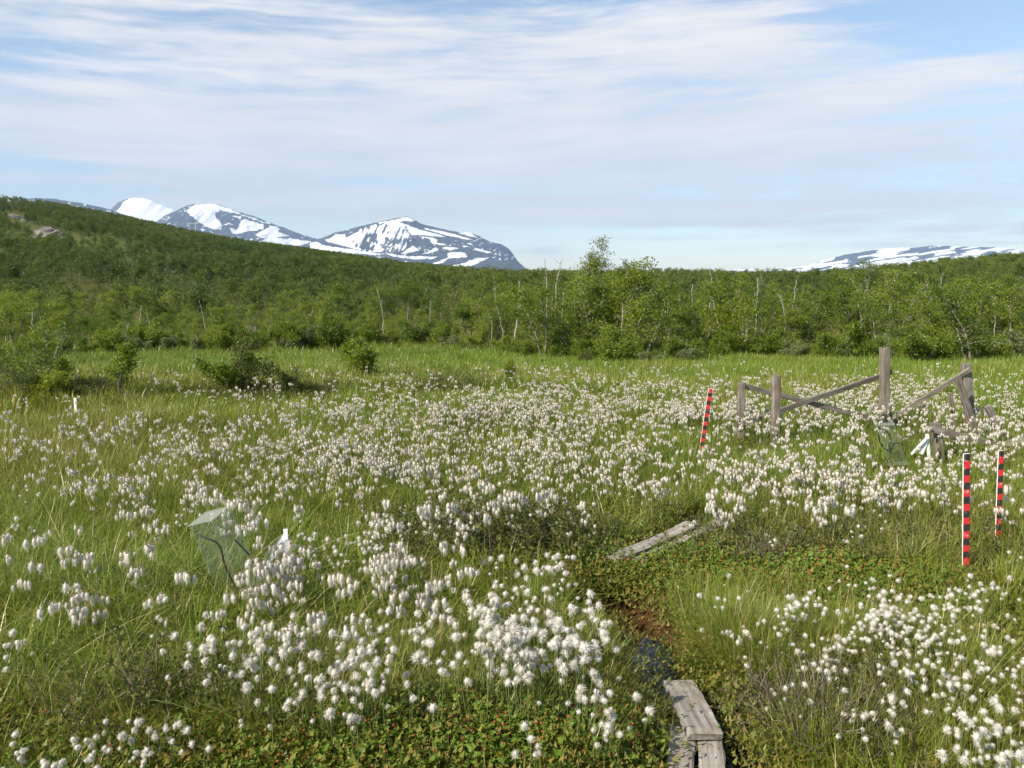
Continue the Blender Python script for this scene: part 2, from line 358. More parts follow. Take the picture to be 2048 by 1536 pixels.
# snow-streaked mountain
m, t, out = mat('snow_mountain')
at = t.new('ShaderNodeAttribute', attribute_name='snow'); tcn = t.new('ShaderNodeTexCoord')
n = t.noise(tcn.outputs['Object'], .02, 8, .7)
f = t.smooth(t.math('ADD', at.outputs['Fac'], t.math('MULTIPLY', t.math('SUBTRACT', n, .5), .5)), .45, .55)
rockc = t.ramp(t.noise(tcn.outputs['Object'], .006, 8, .7), [(.3,(.026,.030,.044)),(.7,(.058,.062,.076))])
princ(t, out, t.mix(f, rockc, (.86,.87,.89,1)), .85, .2); M['mountain'] = m
m, t, out = mat('far_forest'); tcn = t.new('ShaderNodeTexCoord')
princ(t, out, t.ramp(t.noise(tcn.outputs['Object'], .02, 8, .7), [(.3,(.02,.035,.015)),(.7,(.05,.065,.025))]), .95, .1); M['farhill'] = m

# ------------------------------------------------------------------ ground sheet
def axis_pts(fine_lo, fine_hi, step, lim, g):
    a = list(np.arange(fine_lo, fine_hi, step)); s = step
    while a[-1] < lim: s *= g; a.append(a[-1]+s)
    return np.array(a)
xr = axis_pts(0, 3.6, .055, 12500, 1.052); xs = np.concatenate([-xr[:0:-1], xr])
yr = axis_pts(1.2, 7.5, .05, 14200, 1.028); ys = np.concatenate([[-60,-40,-20,-8,-3,-1,0,.6], yr])
gx, gy = np.meshgrid(xs, ys); fx, fy = gx.ravel(), gy.ravel(); fz = gz(fx, fy)
nx, ny = len(xs), len(ys); ii = np.arange(nx-1)[None,:] + np.arange(ny-1)[:,None]*nx
quads = np.stack([ii, ii+1, ii+1+nx, ii+nx], -1).reshape(-1,4)
RUSTG = [(165,758,60,9),(325,764,50,8),(20,775,40,8),(560,768,40,8)]
PEAT = [(1265,1215,70,45),(1300,1262,50,40),(1320,1320,60,60),(930,1110,60,35),(1480,1500,60,70)]
ROCKPX = [(95,472,60,14),(25,436,60,10),(40,455,40,8),(45,548,22,7),(430,516,26,6),(330,543,55,5)]
gme = mesh_np('ground', np.stack([fx,fy,fz],1), [quads], [M['ground']], smooth=True)
base = np.array([.062,.062,.016])*np.ones((len(fx),1))
kk = zone(fx, fy, PEAT, fz)[:,None]*(fy[:,None] < 8); base = base*(1-kk) + kk*np.array([.085,.034,.014])
kk = (ss(.30,.12,seg_dist(fx, fy, CHAN))[:,None])*.8; base = base*(1-kk) + kk*np.array([.055,.028,.014])
kk = zone(fx, fy, RUSTG, fz)[:,None]; base = base*(1-kk) + kk*np.array([.22,.115,.035])
kk = (ss(60,140,fy))[:,None]; base = base*(1-kk) + kk*np.array([.085,.115,.028])
kk = ss(.58,.70,fbm(fx/26,fy/26,33))[:,None]*ss(150,260,fy)[:,None]; base = base*(1-kk) + kk*np.array([.15,.115,.055])
kk = zone(fx, fy, ROCKPX+[(60,410,90,12)], fz)[:,None]*(fy[:,None] > 60); base = base*(1-kk) + kk*np.array([.09,.088,.032])
kk = ss(1500,3000,fy)[:,None]; base = base*(1-kk) + kk*np.array([.03,.045,.02])
kk = (ss(.5,.75,fbm(fx*.9,fy*.9,41))*ss(30,12,fy)*.5)[:,None]; base = base*(1-kk) + kk*np.array([.11,.075,.025])
ca = gme.color_attributes.new('gcol', 'FLOAT_COLOR', 'POINT'); ca.data.foreach_set('color', np.concatenate([base, np.ones((len(fx),1))],1).astype(np.float32).ravel())
tag(link('ground', gme), 'boggy ground rising into forested hills', kind='structure')
# dark water standing in the trail and beside the planks
def water_sheet(pts, z):
    cx = np.mean([p[0] for p in pts]); cy = np.mean([p[1] for p in pts])
    V = [(cx,cy,z)] + [(x,y,z) for x,y in pts]; n = len(pts)
    return tag(link('water', mesh_np('water', V, [np.array([(0,i+1,(i+1)%n+1) for i in range(n)])], [M['water']])), 'dark shallow water standing in the trail', kind='structure')
wp = [flat(u,v) for u,v in [(1255,1300),(1290,1240),(1340,1265),(1375,1330),(1475,1420),(1560,1536),(1620,1700),(1300,1700),(1290,1500),(1295,1380)]]
water_sheet([(float(a),float(b)) for a,b in wp], -.075)

# ------------------------------------------------------------------ mountains
def in_poly(u, v, P):
    P = np.asarray(P, float); c = np.zeros(u.shape, bool); j = len(P)-1
    for i in range(len(P)):
        (xi,yi),(xj,yj) = P[i],P[j]
        c ^= ((yi > v) != (yj > v)) & (u < (xj-xi)*(v-yi)/((yj-yi) or 1e-9)+xi); j = i
    return c
def mountain(name, prof, D, L, snowf, label, nu=420, nt=130, rough=.05, seed=0, matname='mountain', kind='structure'):
    prof = np.array(prof, float); u = np.linspace(prof[0,0], prof[-1,0], nu)
    v = np.interp(u, prof[:,0], prof[:,1]); kw = max(3, nu//70)|1; v = np.convolve(np.pad(v, kw//2, mode='edge'), np.ones(kw)/kw, 'valid'); dv = (vnoise(u/9., u*0, seed)-.5)*1.6 + (vnoise(u/3., u*0, seed+3)-.5)*.8
    b = (768-v)/FPX; tau = (b*CP-SP)/(CP+b*SP); X = (u-1024)/FPX*D*1.004; H = np.maximum(EYE + tau*D, 2.)
    t = np.concatenate([np.linspace(0,1,nt), 1+np.linspace(0,1,14)[1:]])
    XX, TT = np.meshgrid(X, t); HH = H[None,:] - (dv*D/FPX)[None,:]*np.clip(TT,0,1)**10
    Y = D - L + L*TT
    fr = np.clip(TT,0,1); shp = np.where(TT <= 1, .30*fr + .70*fr**1.5, 1 - .9*ss(1,2,TT))
    amp = np.maximum(HH,1)*rough*np.where(TT <= 1, np.sin(np.pi*np.clip(fr,0,1))**.6, .4)
    gul = fbm(XX/(D*.010), Y/(D*.05), seed+11, 5)-.5; big = fbm(XX/(D*.035), Y/(D*.06), seed+5, 4)-.5
    Z = HH*shp + amp*(gul*2.2 + big*4.) - 25*(TT < .02)
    V = np.stack([XX.ravel(), Y.ravel(), Z.ravel()],1); k = len(t)
    ii = np.arange(nu-1)[None,:] + np.arange(k-1)[:,None]*nu
    q = np.stack([ii, ii+1, ii+1+nu, ii+nu], -1).reshape(-1,4)
    me = mesh_np(name, V, [q], [M[matname]], smooth=True)
    if snowf is not None:
        uu, vv = to_px(V[:,0], V[:,1], V[:,2])
        a = me.attributes.new('snow', 'FLOAT', 'POINT'); a.data.foreach_set('value', np.asarray(snowf(uu, vv, V), np.float32))
    return tag(link(name, me), label, kind=kind)
def polys_snow(polys, ox, oy, sc, warp=3.0, streak=None):
    P = [np.array(p, float)/sc + np.array([ox,oy]) for p in polys]
    def f(u, v, V):
        wu = u + (fbm(u/7,v/7,3,4)-.5)*warp*2; wv = v + (fbm(u/7+40,v/4,8,4)-.5)*warp*1.3
        s = np.zeros(u.shape)
        for p in P: s = np.maximum(s, in_poly(wu, wv, p)*1.)
        s = s + (fbm(u/5., v/2.2, 21, 4) > .70)*.8*(vnoise(u/40,v/20,4) > .35)
        if streak is not None: s = streak(u, v, s)
        return np.clip(s, 0, 1)
    return f
main_polys = [[(130,300),(230,255),(300,250),(310,280),(400,230),(480,185),(560,175),(640,160),(720,170),(710,230),(650,280),(600,250),(540,235),(510,240),(500,300),(440,330),(480,370),(560,390),(600,360),(640,380),(600,400),(480,395),(380,370),(250,340),(160,315)],
 [(610,150),(760,120),(830,103),(900,130),(880,142),(800,135),(760,150),(860,180),(930,210),(1050,240),(1160,270),(1100,272),(960,255),(870,258),(830,215),(760,175),(640,158)],
 [(970,195),(1100,218),(1280,262),(1390,298),(1300,288),(1150,255),(990,212)], [(780,200),(850,250),(840,290),(780,270),(760,215)],
 [(920,265),(1050,280),(1090,300),(1080,320),(1170,340),(1100,342),(1040,325),(1030,295)], [(770,415),(880,348),(930,385),(880,400),(800,420)],
 [(950,425),(1080,360),(1100,385),(1020,410)], [(1130,370),(1150,355),(1280,368),(1180,388)],
 [(1170,412),(1240,400),(1330,408),(1340,445),(1200,452),(1130,492),(1000,512),(1100,480),(1180,450)],
 [(1190,525),(1330,490),(1420,450),(1530,450),(1440,490),(1380,520),(1260,532)], [(0,318),(60,318),(140,350),(400,385),(620,418),(560,428),(300,405),(120,388),(0,362)],
 [(640,408),(780,430),(900,440),(1090,438),(1040,462),(880,462),(720,442)], [(580,468),(720,488),(700,494),(620,476)], [(1260,235),(1360,233),(1440,285),(1380,272)],
 [(1400,362),(1560,408),(1500,408),(1420,385)], [(690,410),(780,350),(800,300),(780,330),(745,310),(715,370)], [(1440,318),(1480,325),(1470,335)], [(1300,345),(1345,352),(1320,362)],
 [(540,330),(570,300),(580,250),(600,262),(560,345)], [(620,300),(640,210),(660,215),(640,310)]]
def main_streak(u, v, s):
    X = (u-620)*4.267; Y = (v-410)*4.267
    face = ss(330,420,X)*ss(860,760,X)*ss(150,190,Y)*ss(410,380,Y)
    st = .6*fbm((X+Y*.45)/22, Y/110, 77, 4)+.4*fbm((X-Y*.2)/50, Y/45, 78, 4)
    return np.where((face > .3) & (st > .525), 0., np.where((face > .3) & (st < .43), 1., s))
left_polys = [[(480,200),(540,120),(640,60),(720,60),(790,100),(880,140),(975,180),(980,240),(900,300),(760,330),(560,300)],
 [(990,188),(1060,148),(1160,136),(1230,148),(1320,176),(1400,215),(1330,202),(1250,185),(1205,205),(1215,245),(1262,292),(1240,328),(1170,312),(1100,282),(1050,235)],
 [(1305,308),(1370,328),(1398,262),(1430,252),(1565,288),(1560,322),(1450,342),(1340,358)], [(1325,223),(1400,228),(1395,252),(1370,242)],
 [(1290,178),(1400,212),(1500,248),(1625,292),(1540,270),(1420,225)], [(1490,365),(1620,300),(1690,318),(1660,340),(1755,370),(1650,382),(1720,390),(1900,408),(1990,448),(2060,458),(2060,482),(1900,472),(1740,432),(1700,458),(1600,432),(1500,422),(1580,392)],
 [(1425,402),(1490,393),(1460,412)], [(1288,383),(1345,380),(1320,394)], [(1345,402),(1388,368),(1372,408)], [(1095,313),(1145,335),(1110,332)], [(1170,340),(1200,345),(1190,355)]]
def pt(lst, ox, oy, sc): return [(ox+x/sc, oy+y/sc) for x, y in lst]
EXT = [(2300,560)]
mountain('mountain', pt([(-400,160),(-200,110),(0,96),(90,97),(200,118),(320,135),(420,160),(520,185),(650,228),(800,290),(1000,360),(1300,460),(1700,600),(2000,700)],100,370,3.657), 7200, 2600,
         lambda u,v,V: np.clip((fbm(u/6.,v/2.5,5,4)-.35)*2.2*(fbm(u/6.,v/2.5,5,4) > .66), 0, 1), 'dark blue ridge sloping down behind the forested hill', seed=1, nt=70)
mountain('mountain', pt([(200,420),(420,260),(500,200),(530,170),(565,128),(640,98),(720,92),(790,108),(880,148),(965,183),(1050,240),(1200,330),(1400,450),(1800,640)],100,370,3.657), 11500, 2800,
         polys_snow(left_polys[:1],100,370,3.657), 'rounded white snow dome on the skyline', seed=2, nt=80, rough=.006)
mountain('mountain', pt([(640,470),(800,340),(850,262),(890,228),(940,203),(990,184),(1060,146),(1160,134),(1290,142),(1330,160),(1420,195),(1560,240),(1700,300),(1850,355),(1990,400),(2060,425),(2200,470),(2500,540),(2900,640)],100,370,3.657), 10400, 3000,
         polys_snow(left_polys[1:],100,370,3.657), 'snow patched peak beside the white dome', seed=3, nt=150, rough=.06)
mountain('mountain', pt([(-700,540),(-300,430),(0,330),(110,290),(230,240),(350,210),(480,175),(600,147),(720,120),(820,100),(860,98),(900,118),(960,155),(1100,195),(1180,212),(1280,235),(1390,240),(1460,270),(1540,312),(1640,335),(1690,365),(1740,430),(1780,490),(1850,550),(1950,580),(2100,610)],620,410,4.267), 9000, 2600,
         polys_snow(main_polys,620,410,4.267,2.2,main_streak), 'broad snow streaked mountain ending in a blue cliff', seed=4, nu=620, nt=220, rough=.055)
def right_snow(u, v, V):
    a = .22; p = u*math.cos(a)-v*math.sin(a)*-1*-1; q = v + u*.16
    s = fbm(u/30, q/3.4, 55, 4); return np.clip((s-.395)*14, 0, 1)*(vnoise(u/55, v/30, 9) > .16)
mountain('mountain', pt([(-300,300),(40,258),(130,242),(200,215),(300,212),(350,228),(400,240),(450,210),(530,215),(600,195),(690,198),(760,165),(850,130),(950,112),(1080,92),(1200,80),(1330,78),(1420,66),(1480,68),(1600,74),(1800,78),(1900,82),(1980,100),(2200,130),(2600,190),(3200,300)],1400,470,3.16), 12000, 2400,
         right_snow, 'long low mountain striped with snow above the right hand forest', seed=6, nu=420, nt=90, rough=.03)
mountain('hill', [(900,556),(930,546),(960,532),(990,524),(1015,525),(1040,535),(1065,545),(1090,556)], 7600, 900, None, 'dark rounded foothill below the cliff', seed=8, matname='farhill', nu=120, nt=40, rough=.02)
mountain('hill', [(500,548),(620,528),(700,524),(780,527),(850,531),(920,537),(1000,541),(1060,543),(1095,540),(1130,541),(1170,545),(1230,551),(1330,554),(1500,556)], 4200, 900, None, 'low dark forested ridge far across the valley', seed=9, matname='farhill', nu=300, nt=40, rough=.02)
mountain('hill', [(1300,556),(1360,552),(1420,549),(1500,550),(1600,553),(1700,556)], 8000, 900, None, 'pale blue far shore beyond the forest', seed=10, matname='farhill', nu=100, nt=30, rough=.02)

# ------------------------------------------------------------------ scattering of the uncountable
LIB = {}
def proto_set(name, meshes):
    col = bpy.data.collections.new(name)          # a library of shapes, not linked into the scene
    for i, me in enumerate(meshes):
        col.objects.link(bpy.data.objects.new(f'{name}_{chr(97+i)}', me))
    LIB[name] = (col, len(meshes)); return col
def scatter(name, label, lib, P, rot, scl, tint=None, idx=None, seed=0):
    col, n = LIB[lib]; P = np.asarray(P, np.float32); k = len(P); rs = np.random.RandomState(seed)
    me = bpy.data.meshes.new(name); me.vertices.add(k); me.vertices.foreach_set('co', P.ravel())
    def attr(nm, typ, arr, key):
        a = me.attributes.new(nm, typ, 'POINT'); a.data.foreach_set(key, arr.ravel())
    attr('rot', 'FLOAT_VECTOR', np.asarray(rot, np.float32), 'vector')
    scl = np.asarray(scl, np.float32); scl = np.repeat(scl[:,None],3,1) if scl.ndim == 1 else scl
    attr('scl', 'FLOAT_VECTOR', scl, 'vector')
    attr('tint', 'FLOAT', np.asarray(tint if tint is not None else rs.rand(k), np.float32), 'value')
    attr('pick', 'INT', np.asarray(idx if idx is not None else rs.randint(0, n, k), np.int32), 'value')
    g = bpy.data.node_groups.new(name, 'GeometryNodeTree')
    g.interface.new_socket('Geometry', in_out='INPUT', socket_type='NodeSocketGeometry')
    g.interface.new_socket('Geometry', in_out='OUTPUT', socket_type='NodeSocketGeometry')
    N = g.nodes; L = g.links
    gi = N.new('NodeGroupInput'); go = N.new('NodeGroupOutput'); ip = N.new('GeometryNodeInstanceOnPoints'); ci = N.new('GeometryNodeCollectionInfo')
    ci.inputs['Collection'].default_value = col; ci.inputs['Separate Children'].default_value = True; ci.inputs['Reset Children'].default_value = True
    def na(nm, typ):
        x = N.new('GeometryNodeInputNamedAttribute'); x.data_type = typ; x.inputs['Name'].default_value = nm; return x.outputs['Attribute']
    L.new(gi.outputs[0], ip.inputs['Points']); L.new(ci.outputs[0], ip.inputs['Instance']); ip.inputs['Pick Instance'].default_value = True
    L.new(na('pick','INT'), ip.inputs['Instance Index'])
    er = N.new('FunctionNodeEulerToRotation'); L.new(na('rot','FLOAT_VECTOR'), er.inputs[0]); L.new(er.outputs[0], ip.inputs['Rotation'])
    L.new(na('scl','FLOAT_VECTOR'), ip.inputs['Scale']); L.new(ip.outputs[0], go.inputs[0])
    o = link(name, me); md = o.modifiers.new('scatter', 'NODES'); md.node_group = g
    return tag(o, label, kind='stuff')

# ------------------------------------------------------------------ sedge and grass shapes
def tuft(rs, n, rad, h0, h1, wd, lean=.35, bend=.5, segs=4):
    """n arching blades from a small base"""
    th = rs.rand(n)*2*math.pi; r = rad*np.sqrt(rs.rand(n)); b = np.stack([r*np.cos(th), r*np.sin(th), np.zeros(n)],1)
    ph = th + rs.randn(n)*.9; d = np.stack([np.cos(ph), np.sin(ph), np.zeros(n)],1)
    h = h0+(h1-h0)*rs.rand(n)**1.3; ln = lean*(.2+rs.rand(n)); bd = bend*rs.rand(n)**1.5*1.4
    side = np.stack([-np.sin(ph+rs.randn(n)*.5), np.cos(ph+rs.randn(n)*.5), np.zeros(n)],1); wdt = wd*(.6+.8*rs.rand(n))
    Vs = []
    for k in range(segs+1):
        t = k/segs; c = b + d*(h*(ln*t + bd*t*t))[:,None]; c[:,2] = h*(t - .55*bd*t**2.2)*(1-.15*ln)
        ww = (wdt*(1-t**1.6)*.5)[:,None]
        if k == segs: Vs += [c]
        else: Vs += [c-side*ww, c+side*ww]
    V = np.stack(Vs,1); m = V.shape[1]; o = np.arange(n)*m
    q = np.concatenate([np.stack([o+2*k,o+2*k+1,o+2*k+3,o+2*k+2],1) for k in range(segs-1)])
    tr = np.stack([o+2*segs-2, o+2*segs-1, o+2*segs],1)
    return V.reshape(-1,3), tr, q
def tuft_mesh(name, rs, parts, m='sedge'):
    mb = MB()
    for p in parts: V, tr, q = tuft(rs, *p); mb.add(V, tr, q)
    return mb.mesh(name, [M[m]])
rs = np.random.RandomState(7)
proto_set('sedge_tuft', [tuft_mesh('sedge_tuft', rs, [(34,.07,.10,.27,.0042,.45,.7),(16,.08,.05,.14,.0045,.9,.8)]) for _ in range(5)] +
                        [tuft_mesh('sedge_tuft', rs, [(26,.06,.14,.32,.0036,.3,.5),(14,.07,.06,.16,.004,.8,.6)]) for _ in range(4)])
proto_set('long_sedge', [tuft_mesh('long_sedge', rs, [(26,.09,.22,.42,.0062,.7,1.1,6),(14,.1,.08,.2,.005,.9,.9)]) for _ in range(5)])
proto_set('fine_tussock', [tuft_mesh('fine_tussock', rs, [(110,.075,.12,.27,.0024,.55,.5),(30,.09,.05,.15,.003,1.0,.9)]) for _ in range(3)])
proto_set('broad_sedge', [tuft_mesh('broad_sedge', rs, [(44,.17,.09,.22,.009,.45,.6,3),(22,.18,.05,.12,.011,.8,.7,3)]) for _ in range(6)])

PLANKZ = [[(1300,1800),(1322,1440),(1310,1345),(1392,1340),(1455,1420),(1560,1536),(1660,1800)], [(1185,1128),(1375,1030),(1455,1028),(1440,1072),(1300,1142)]]
CARPET = [(1340,1150,190,48),(900,1500,330,52),(480,1530,260,30),(1240,1470,80,40),(1330,1118,130,26),(1560,1140,170,30),(1200,1130,70,35),(1650,1175,150,22),(1050,1100,110,24),(1420,1160,120,22)]
HEATH = [(960,1075,150,36),(1000,1110,120,40),(1580,1450,95,55),(1750,1090,0.1,.1),(560,780,130,20),(90,775,120,18),(870,760,130,12),(1080,1060,100,20)]
FEET = [(1932,1178,34,46),(1996,1112,26,34),(1481,898,26,30),(1552,906,26,30),(1402,930,20,28),(1790,955,50,28),(500,1240,60,50),(1876,940,26,30)]
RUST = [(165,758,60,9),(325,764,50,8),(20,775,40,8),(560,768,40,8)]
def frame_pts(rs, n, y0, y1, dens, amax=.86):
    """n trial points, thinned by dens(y) per square metre"""
    y = np.sqrt(y0*y0+(y1*y1-y0*y0)*rs.rand(n)); a = (rs.rand(n)*2-1)*amax; return a*y, y
def grass_field(rs, y0, y1, per_m2):
    area = .86*(y1*y1-y0*y0); n = int(area*per_m2); x, y = frame_pts(rs, n, y0, y1, None); return x, y
def keep_clear(x, y):
    z = gz(x, y); u, v = to_px(x, np.maximum(y,.5), z); k = np.ones(len(x), bool)
    for P in PLANKZ: k &= ~in_poly(u, v, P)
    k &= seg_dist(x, y, CHAN) > .16+.07*vnoise(x*7,y*7,3)
    k &= (zone(x, y, PEAT[:3], z) < .28+.3*vnoise(x*9,y*9,5)) | (y > 8)
    return k, u, v, z
GX=[];GY=[];GZ=[];GS=[];GT=[];GL=[]
for lib, (y0,y1,pm,sc) in (('sedge_tuft',(1.9,3.6,330,.72)),('sedge_tuft',(3.6,6.5,210,.92)),('sedge_tuft',(6.5,9.0,120,1.05)),('broad_sedge',(8.5,14,62,1.)),('broad_sedge',(14,24,34,1.15)),('broad_sedge',(24,46,7,1.4))):
    x, y = grass_field(rs, y0, y1, pm); k, u, v, z = keep_clear(x, y)
    sup = zone(x, y, CARPET, z)*.92; sup = np.maximum(sup, zone(x, y, HEATH, z)*.65); sup = np.maximum(sup, zone(x, y, PEAT, z)*.95)
    sup = np.maximum(sup, zone(x, y, RUST, z)*.92)
    sup = np.maximum(sup, .75*ss(.50,.70,fbm(x*1.4,y*1.4,15,3))*(y < 7))
    k &= rs.rand(len(x)) > sup
    x, y, z, u, v = x[k], y[k], z[k], u[k], v[k]
    tn = .10+.95*(fbm(x*.6,y*.6,61,4)-.25)+.18*rs.rand(len(x))
    tn += .26*np.exp(-((u-250)/450)**2-((v-900)/130)**2) + .18*np.exp(-((u-1000)/250)**2-((v-860)/60)**2) + .20*np.exp(-((u-1750)/320)**2-((v-1120)/70)**2) + .15*np.exp(-((u-1900)/250)**2-((v-1430)/120)**2)
    tn -= .30*np.exp(-((u-1900)/260)**2-((v-830)/70)**2) + .34*np.exp(-((v-722)/26)**2) + .16*np.exp(-((u-1500)/500)**2-((v-960)/70)**2) + .26*np.exp(-((u-250)/420)**2-((v-1230)/130)**2)
    s = sc*(.65+.6*rs.rand(len(x)))*(.8+.45*fbm(x*.8,y*.8,23,2))
    s *= 1-.40*zone(x, y, CARPET, z)-.25*zone(x,y,HEATH,z)
    s *= 1-.45*np.exp(-((u-1740)/340)**4-((v-882)/34)**2)
    s *= 1-.6*zone(x, y, FEET, z)
    GX.append((lib,x,y,z,s,np.clip(tn,0,1)))
for lib in ('sedge_tuft','broad_sedge'):
    sel = [g for g in GX if g[0] == lib]; x,y,z,s,tn = (np.concatenate([g[i] for g in sel]) for i in range(1,6))
    n = len(x); rot = np.stack([rs.randn(n)*.10, rs.randn(n)*.10+.06, rs.rand(n)*6.283],1)
    scatter('grass', 'sedge and grass blades covering the near bog' if lib == 'sedge_tuft' else 'grass of the open bog stretching back to the thicket', lib, np.stack([x,y,z-.015],1), rot, s, tn)
# long arching sedge, left near ground
xs_=[]; 
for cu,cv,su,sv,n in [(180,1250,240,70,420),(60,1180,140,90,140),(420,1270,160,60,130),(700,1200,200,60,90),(350,1050,350,60,160),(1500,1010,350,40,180),(900,1010,300,30,80)]:
    uu = cu+su*rs.randn(n); vv = cv+sv*rs.randn(n); x,y,z = gpx(uu, np.clip(vv,880,1500)); xs_.append(np.stack([x,y,z],1))
P = np.concatenate(xs_); k = keep_clear(P[:,0],P[:,1])[0] & (zone(P[:,0],P[:,1],CARPET) < .4) & (P[:,1] > 1.9); P = P[k]; n = len(P)
scatter('long_grass', 'long arching sedge leaves in loose swathes', 'long_sedge', P-[0,0,.02], np.stack([rs.randn(n)*.15,.12+rs.randn(n)*.15,rs.rand(n)*6.283],1), .62+.4*rs.rand(n), np.clip(.25+.25*rs.rand(n),0,1))
# fine tussocks by the trail
xs_=[]
for cu,cv,su,sv,n in [(1450,1300,42,45,46),(1480,1350,60,40,40),(1700,1300,120,40,50),(1880,1450,120,60,60),(1250,1400,60,50,60),(1000,1340,180,30,90),(720,1380,150,25,60),(560,1400,100,30,40),(1650,1480,60,40,30),(1500,1230,90,25,30),(1270,1480,30,40,30),(1330,1225,14,10,5),(300,1480,150,30,40)]:
    x,y,z = gpx(cu+su*rs.randn(n), np.clip(cv+sv*rs.randn(n),1150,1560)); xs_.append(np.stack([x,y,z],1))
P = np.concatenate(xs_); k = keep_clear(P[:,0],P[:,1])[0] & (P[:,1] > 1.9); P = P[k]; n = len(P)
scatter('tussock_grass', 'fine grass tussocks beside the wet trail', 'fine_tussock', P-[0,0,.02], np.stack([rs.randn(n)*.12,.08+rs.randn(n)*.12,rs.rand(n)*6.283],1), .6+.5*rs.rand(n), np.clip(.3+.3*rs.rand(n),0,1))

# ------------------------------------------------------------------ cloudberry carpet, moss cushions, heath twigs
def leaf_disc(rs, mb, c, rad, tilt, az_, m=0, lobes=5):
    n = 11; th = np.arange(n)*2*math.pi/n; rr = rad*(.82+.18*np.cos(th*lobes))*(1-.55*np.exp(-((th-math.pi)/.35)**2))
    V = np.stack([rr*np.cos(th), rr*np.sin(th), .22*rad*np.cos(th*2+rs.rand())+.12*rad],1); V = np.concatenate([[[0,0,0]],V])
    ct, st = math.cos(tilt), math.sin(tilt); V = V@np.array([[1,0,0],[0,ct,st],[0,-st,ct]]); ca_, sa_ = math.cos(az_), math.sin(az_)
    V = V@np.array([[ca_,sa_,0],[-sa_,ca_,0],[0,0,1]])
    mb.add(V+c, [(0,i+1,(i+1)%n+1) for i in range(n)], None, m)
def ball(mb, c, r, m=0):
    k = 6; V=[(0,0,r)]
    for a in (.6,0,-.6): V += [(r*math.cos(a)*math.cos(j*6.2832/k), r*math.cos(a)*math.sin(j*6.2832/k), r*math.sin(a)) for j in range(k)]
    V.append((0,0,-r)); T_=[(0,1+j,1+(j+1)%k) for j in range(k)]+[(3*k+1,2*k+1+(j+1)%k,2*k+1+j) for j in range(k)]
    Q_=[(1+i*k+j,1+(i+1)*k+j,1+(i+1)*k+(j+1)%k,1+i*k+(j+1)%k) for i in range(2) for j in range(k)]
    mb.add(np.array(V)+c, T_, Q_, m)
def carpet(rs, berries):
    mb = MB()
    for _ in range(20):
        p = rs.randn(2)*.055; h = .008+.05*rs.rand(); leaf_disc(rs, mb, np.array([p[0],p[1],h]), .005+.0095*rs.rand(), rs.randn()*.6, rs.rand()*6.28)
    for _ in range(berries):
        p = rs.randn(2)*.05; ball(mb, np.array([p[0],p[1],.04+.025*rs.rand()]), .0034+.0014*rs.rand(), 1)
    return mb.mesh('cloudberry', [M['cloudberry'], M['berry']])
proto_set('cloudberry', [carpet(rs, b) for b in (0,1,0,0,1,1)])
def cushion(rs):
    mb = MB(); n = 150; p = rs.randn(n,2)*.06; h = .004+.03*rs.rand(n)*np.exp(-(p**2).sum(1)/.008)
    for i in range(n):
        a = rs.rand()*6.28; l = .004+.006*rs.rand(); d = np.array([math.cos(a)*l, math.sin(a)*l, .004+.006*rs.rand()]); s_ = np.array([-d[1],d[0],0])*.5
        c = np.array([p[i,0],p[i,1],h[i]]); mb.add([c-s_, c+s_, c+d], [(0,1,2)])
    return mb.mesh('moss', [M['moss']])
proto_set('moss', [cushion(rs) for _ in range(4)])
def heath(rs, dead=False):
    mb = MB()
    for _ in range(9 if not dead else 11):
        a = rs.rand()*6.28; L_ = .08+.14*rs.rand(); P_ = [np.array([rs.randn()*.03,rs.randn()*.03,-.01])]
        d = np.array([math.cos(a)*.8,math.sin(a)*.8,.6+.6*rs.rand()]); d /= np.linalg.norm(d)
        for k in range(5): d = d+rs.randn(3)*.28; d /= np.linalg.norm(d); P_.append(P_[-1]+d*L_/5)
        mb.tube(P_, np.linspace(.0022,.0009,6), 3, 1, False)
        if not dead:
            for q in P_[2:]:
                for _ in range(5):
                    c = q+rs.randn(3)*.012; l = .005+.005*rs.rand(); a2 = rs.randn(3); a2 *= l/np.linalg.norm(a2); b2 = rs.randn(3); b2 *= l*.8/np.linalg.norm(b2)
                    mb.add([c-a2,c-b2,c+a2,c+b2], None, [(0,1,2,3)], 0)
    return mb.mesh('heath', [M['heath_leaf'], M['twig']])
proto_set('heath', [heath(rs) for _ in range(5)])
proto_set('dead_twigs', [heath(rs, True) for _ in range(3)])
def zone_scatter(name, label, lib, rows, s0, s1, lift=0., clear=True):
    xs_=[]
    for cu,cv,su,sv,n in rows:
        x,y,z = gpx(cu+su*rs.randn(n)*.75, np.clip(cv+sv*rs.randn(n)*.75, 700, 1600)); xs_.append(np.stack([x,y,z+lift],1))
    P = np.concatenate(xs_)
    k = P[:,1] > 1.8
    if clear: k &= keep_clear(P[:,0],P[:,1])[0]
    P = P[k]; n = len(P)
    return scatter(name, label, lib, P, np.stack([rs.randn(n)*.12,rs.randn(n)*.12,rs.rand(n)*6.283],1), s0+(s1-s0)*rs.rand(n))
zone_scatter('cloudberry_leaves', 'low cloudberry leaves with red berries carpeting the hummocks', 'cloudberry',
    [(900,1500,360,46,1500),(480,1540,260,26,420),(1240,1470,70,36,160),(1330,1118,140,26,480),(1570,1140,180,30,520),(1200,1135,70,38,240),(1650,1180,170,24,300),(1060,1100,110,24,260),(1420,1170,120,22,260),(200,1540,180,20,120)], .75, 1.35)
zone_scatter('moss_cushions', 'olive and rusty moss between the sedges', 'moss', [(900,1500,400,50,420),(480,1545,260,26,120),(1340,1140,190,36,220),(1000,1110,130,36,260),(1000,1400,900,110,2600),(1250,1215,60,40,60),(950,1110,120,40,260),(1600,1150,300,60,500),(300,1450,300,60,500),(1024,1050,900,90,1200)], 1.0, 2.2)
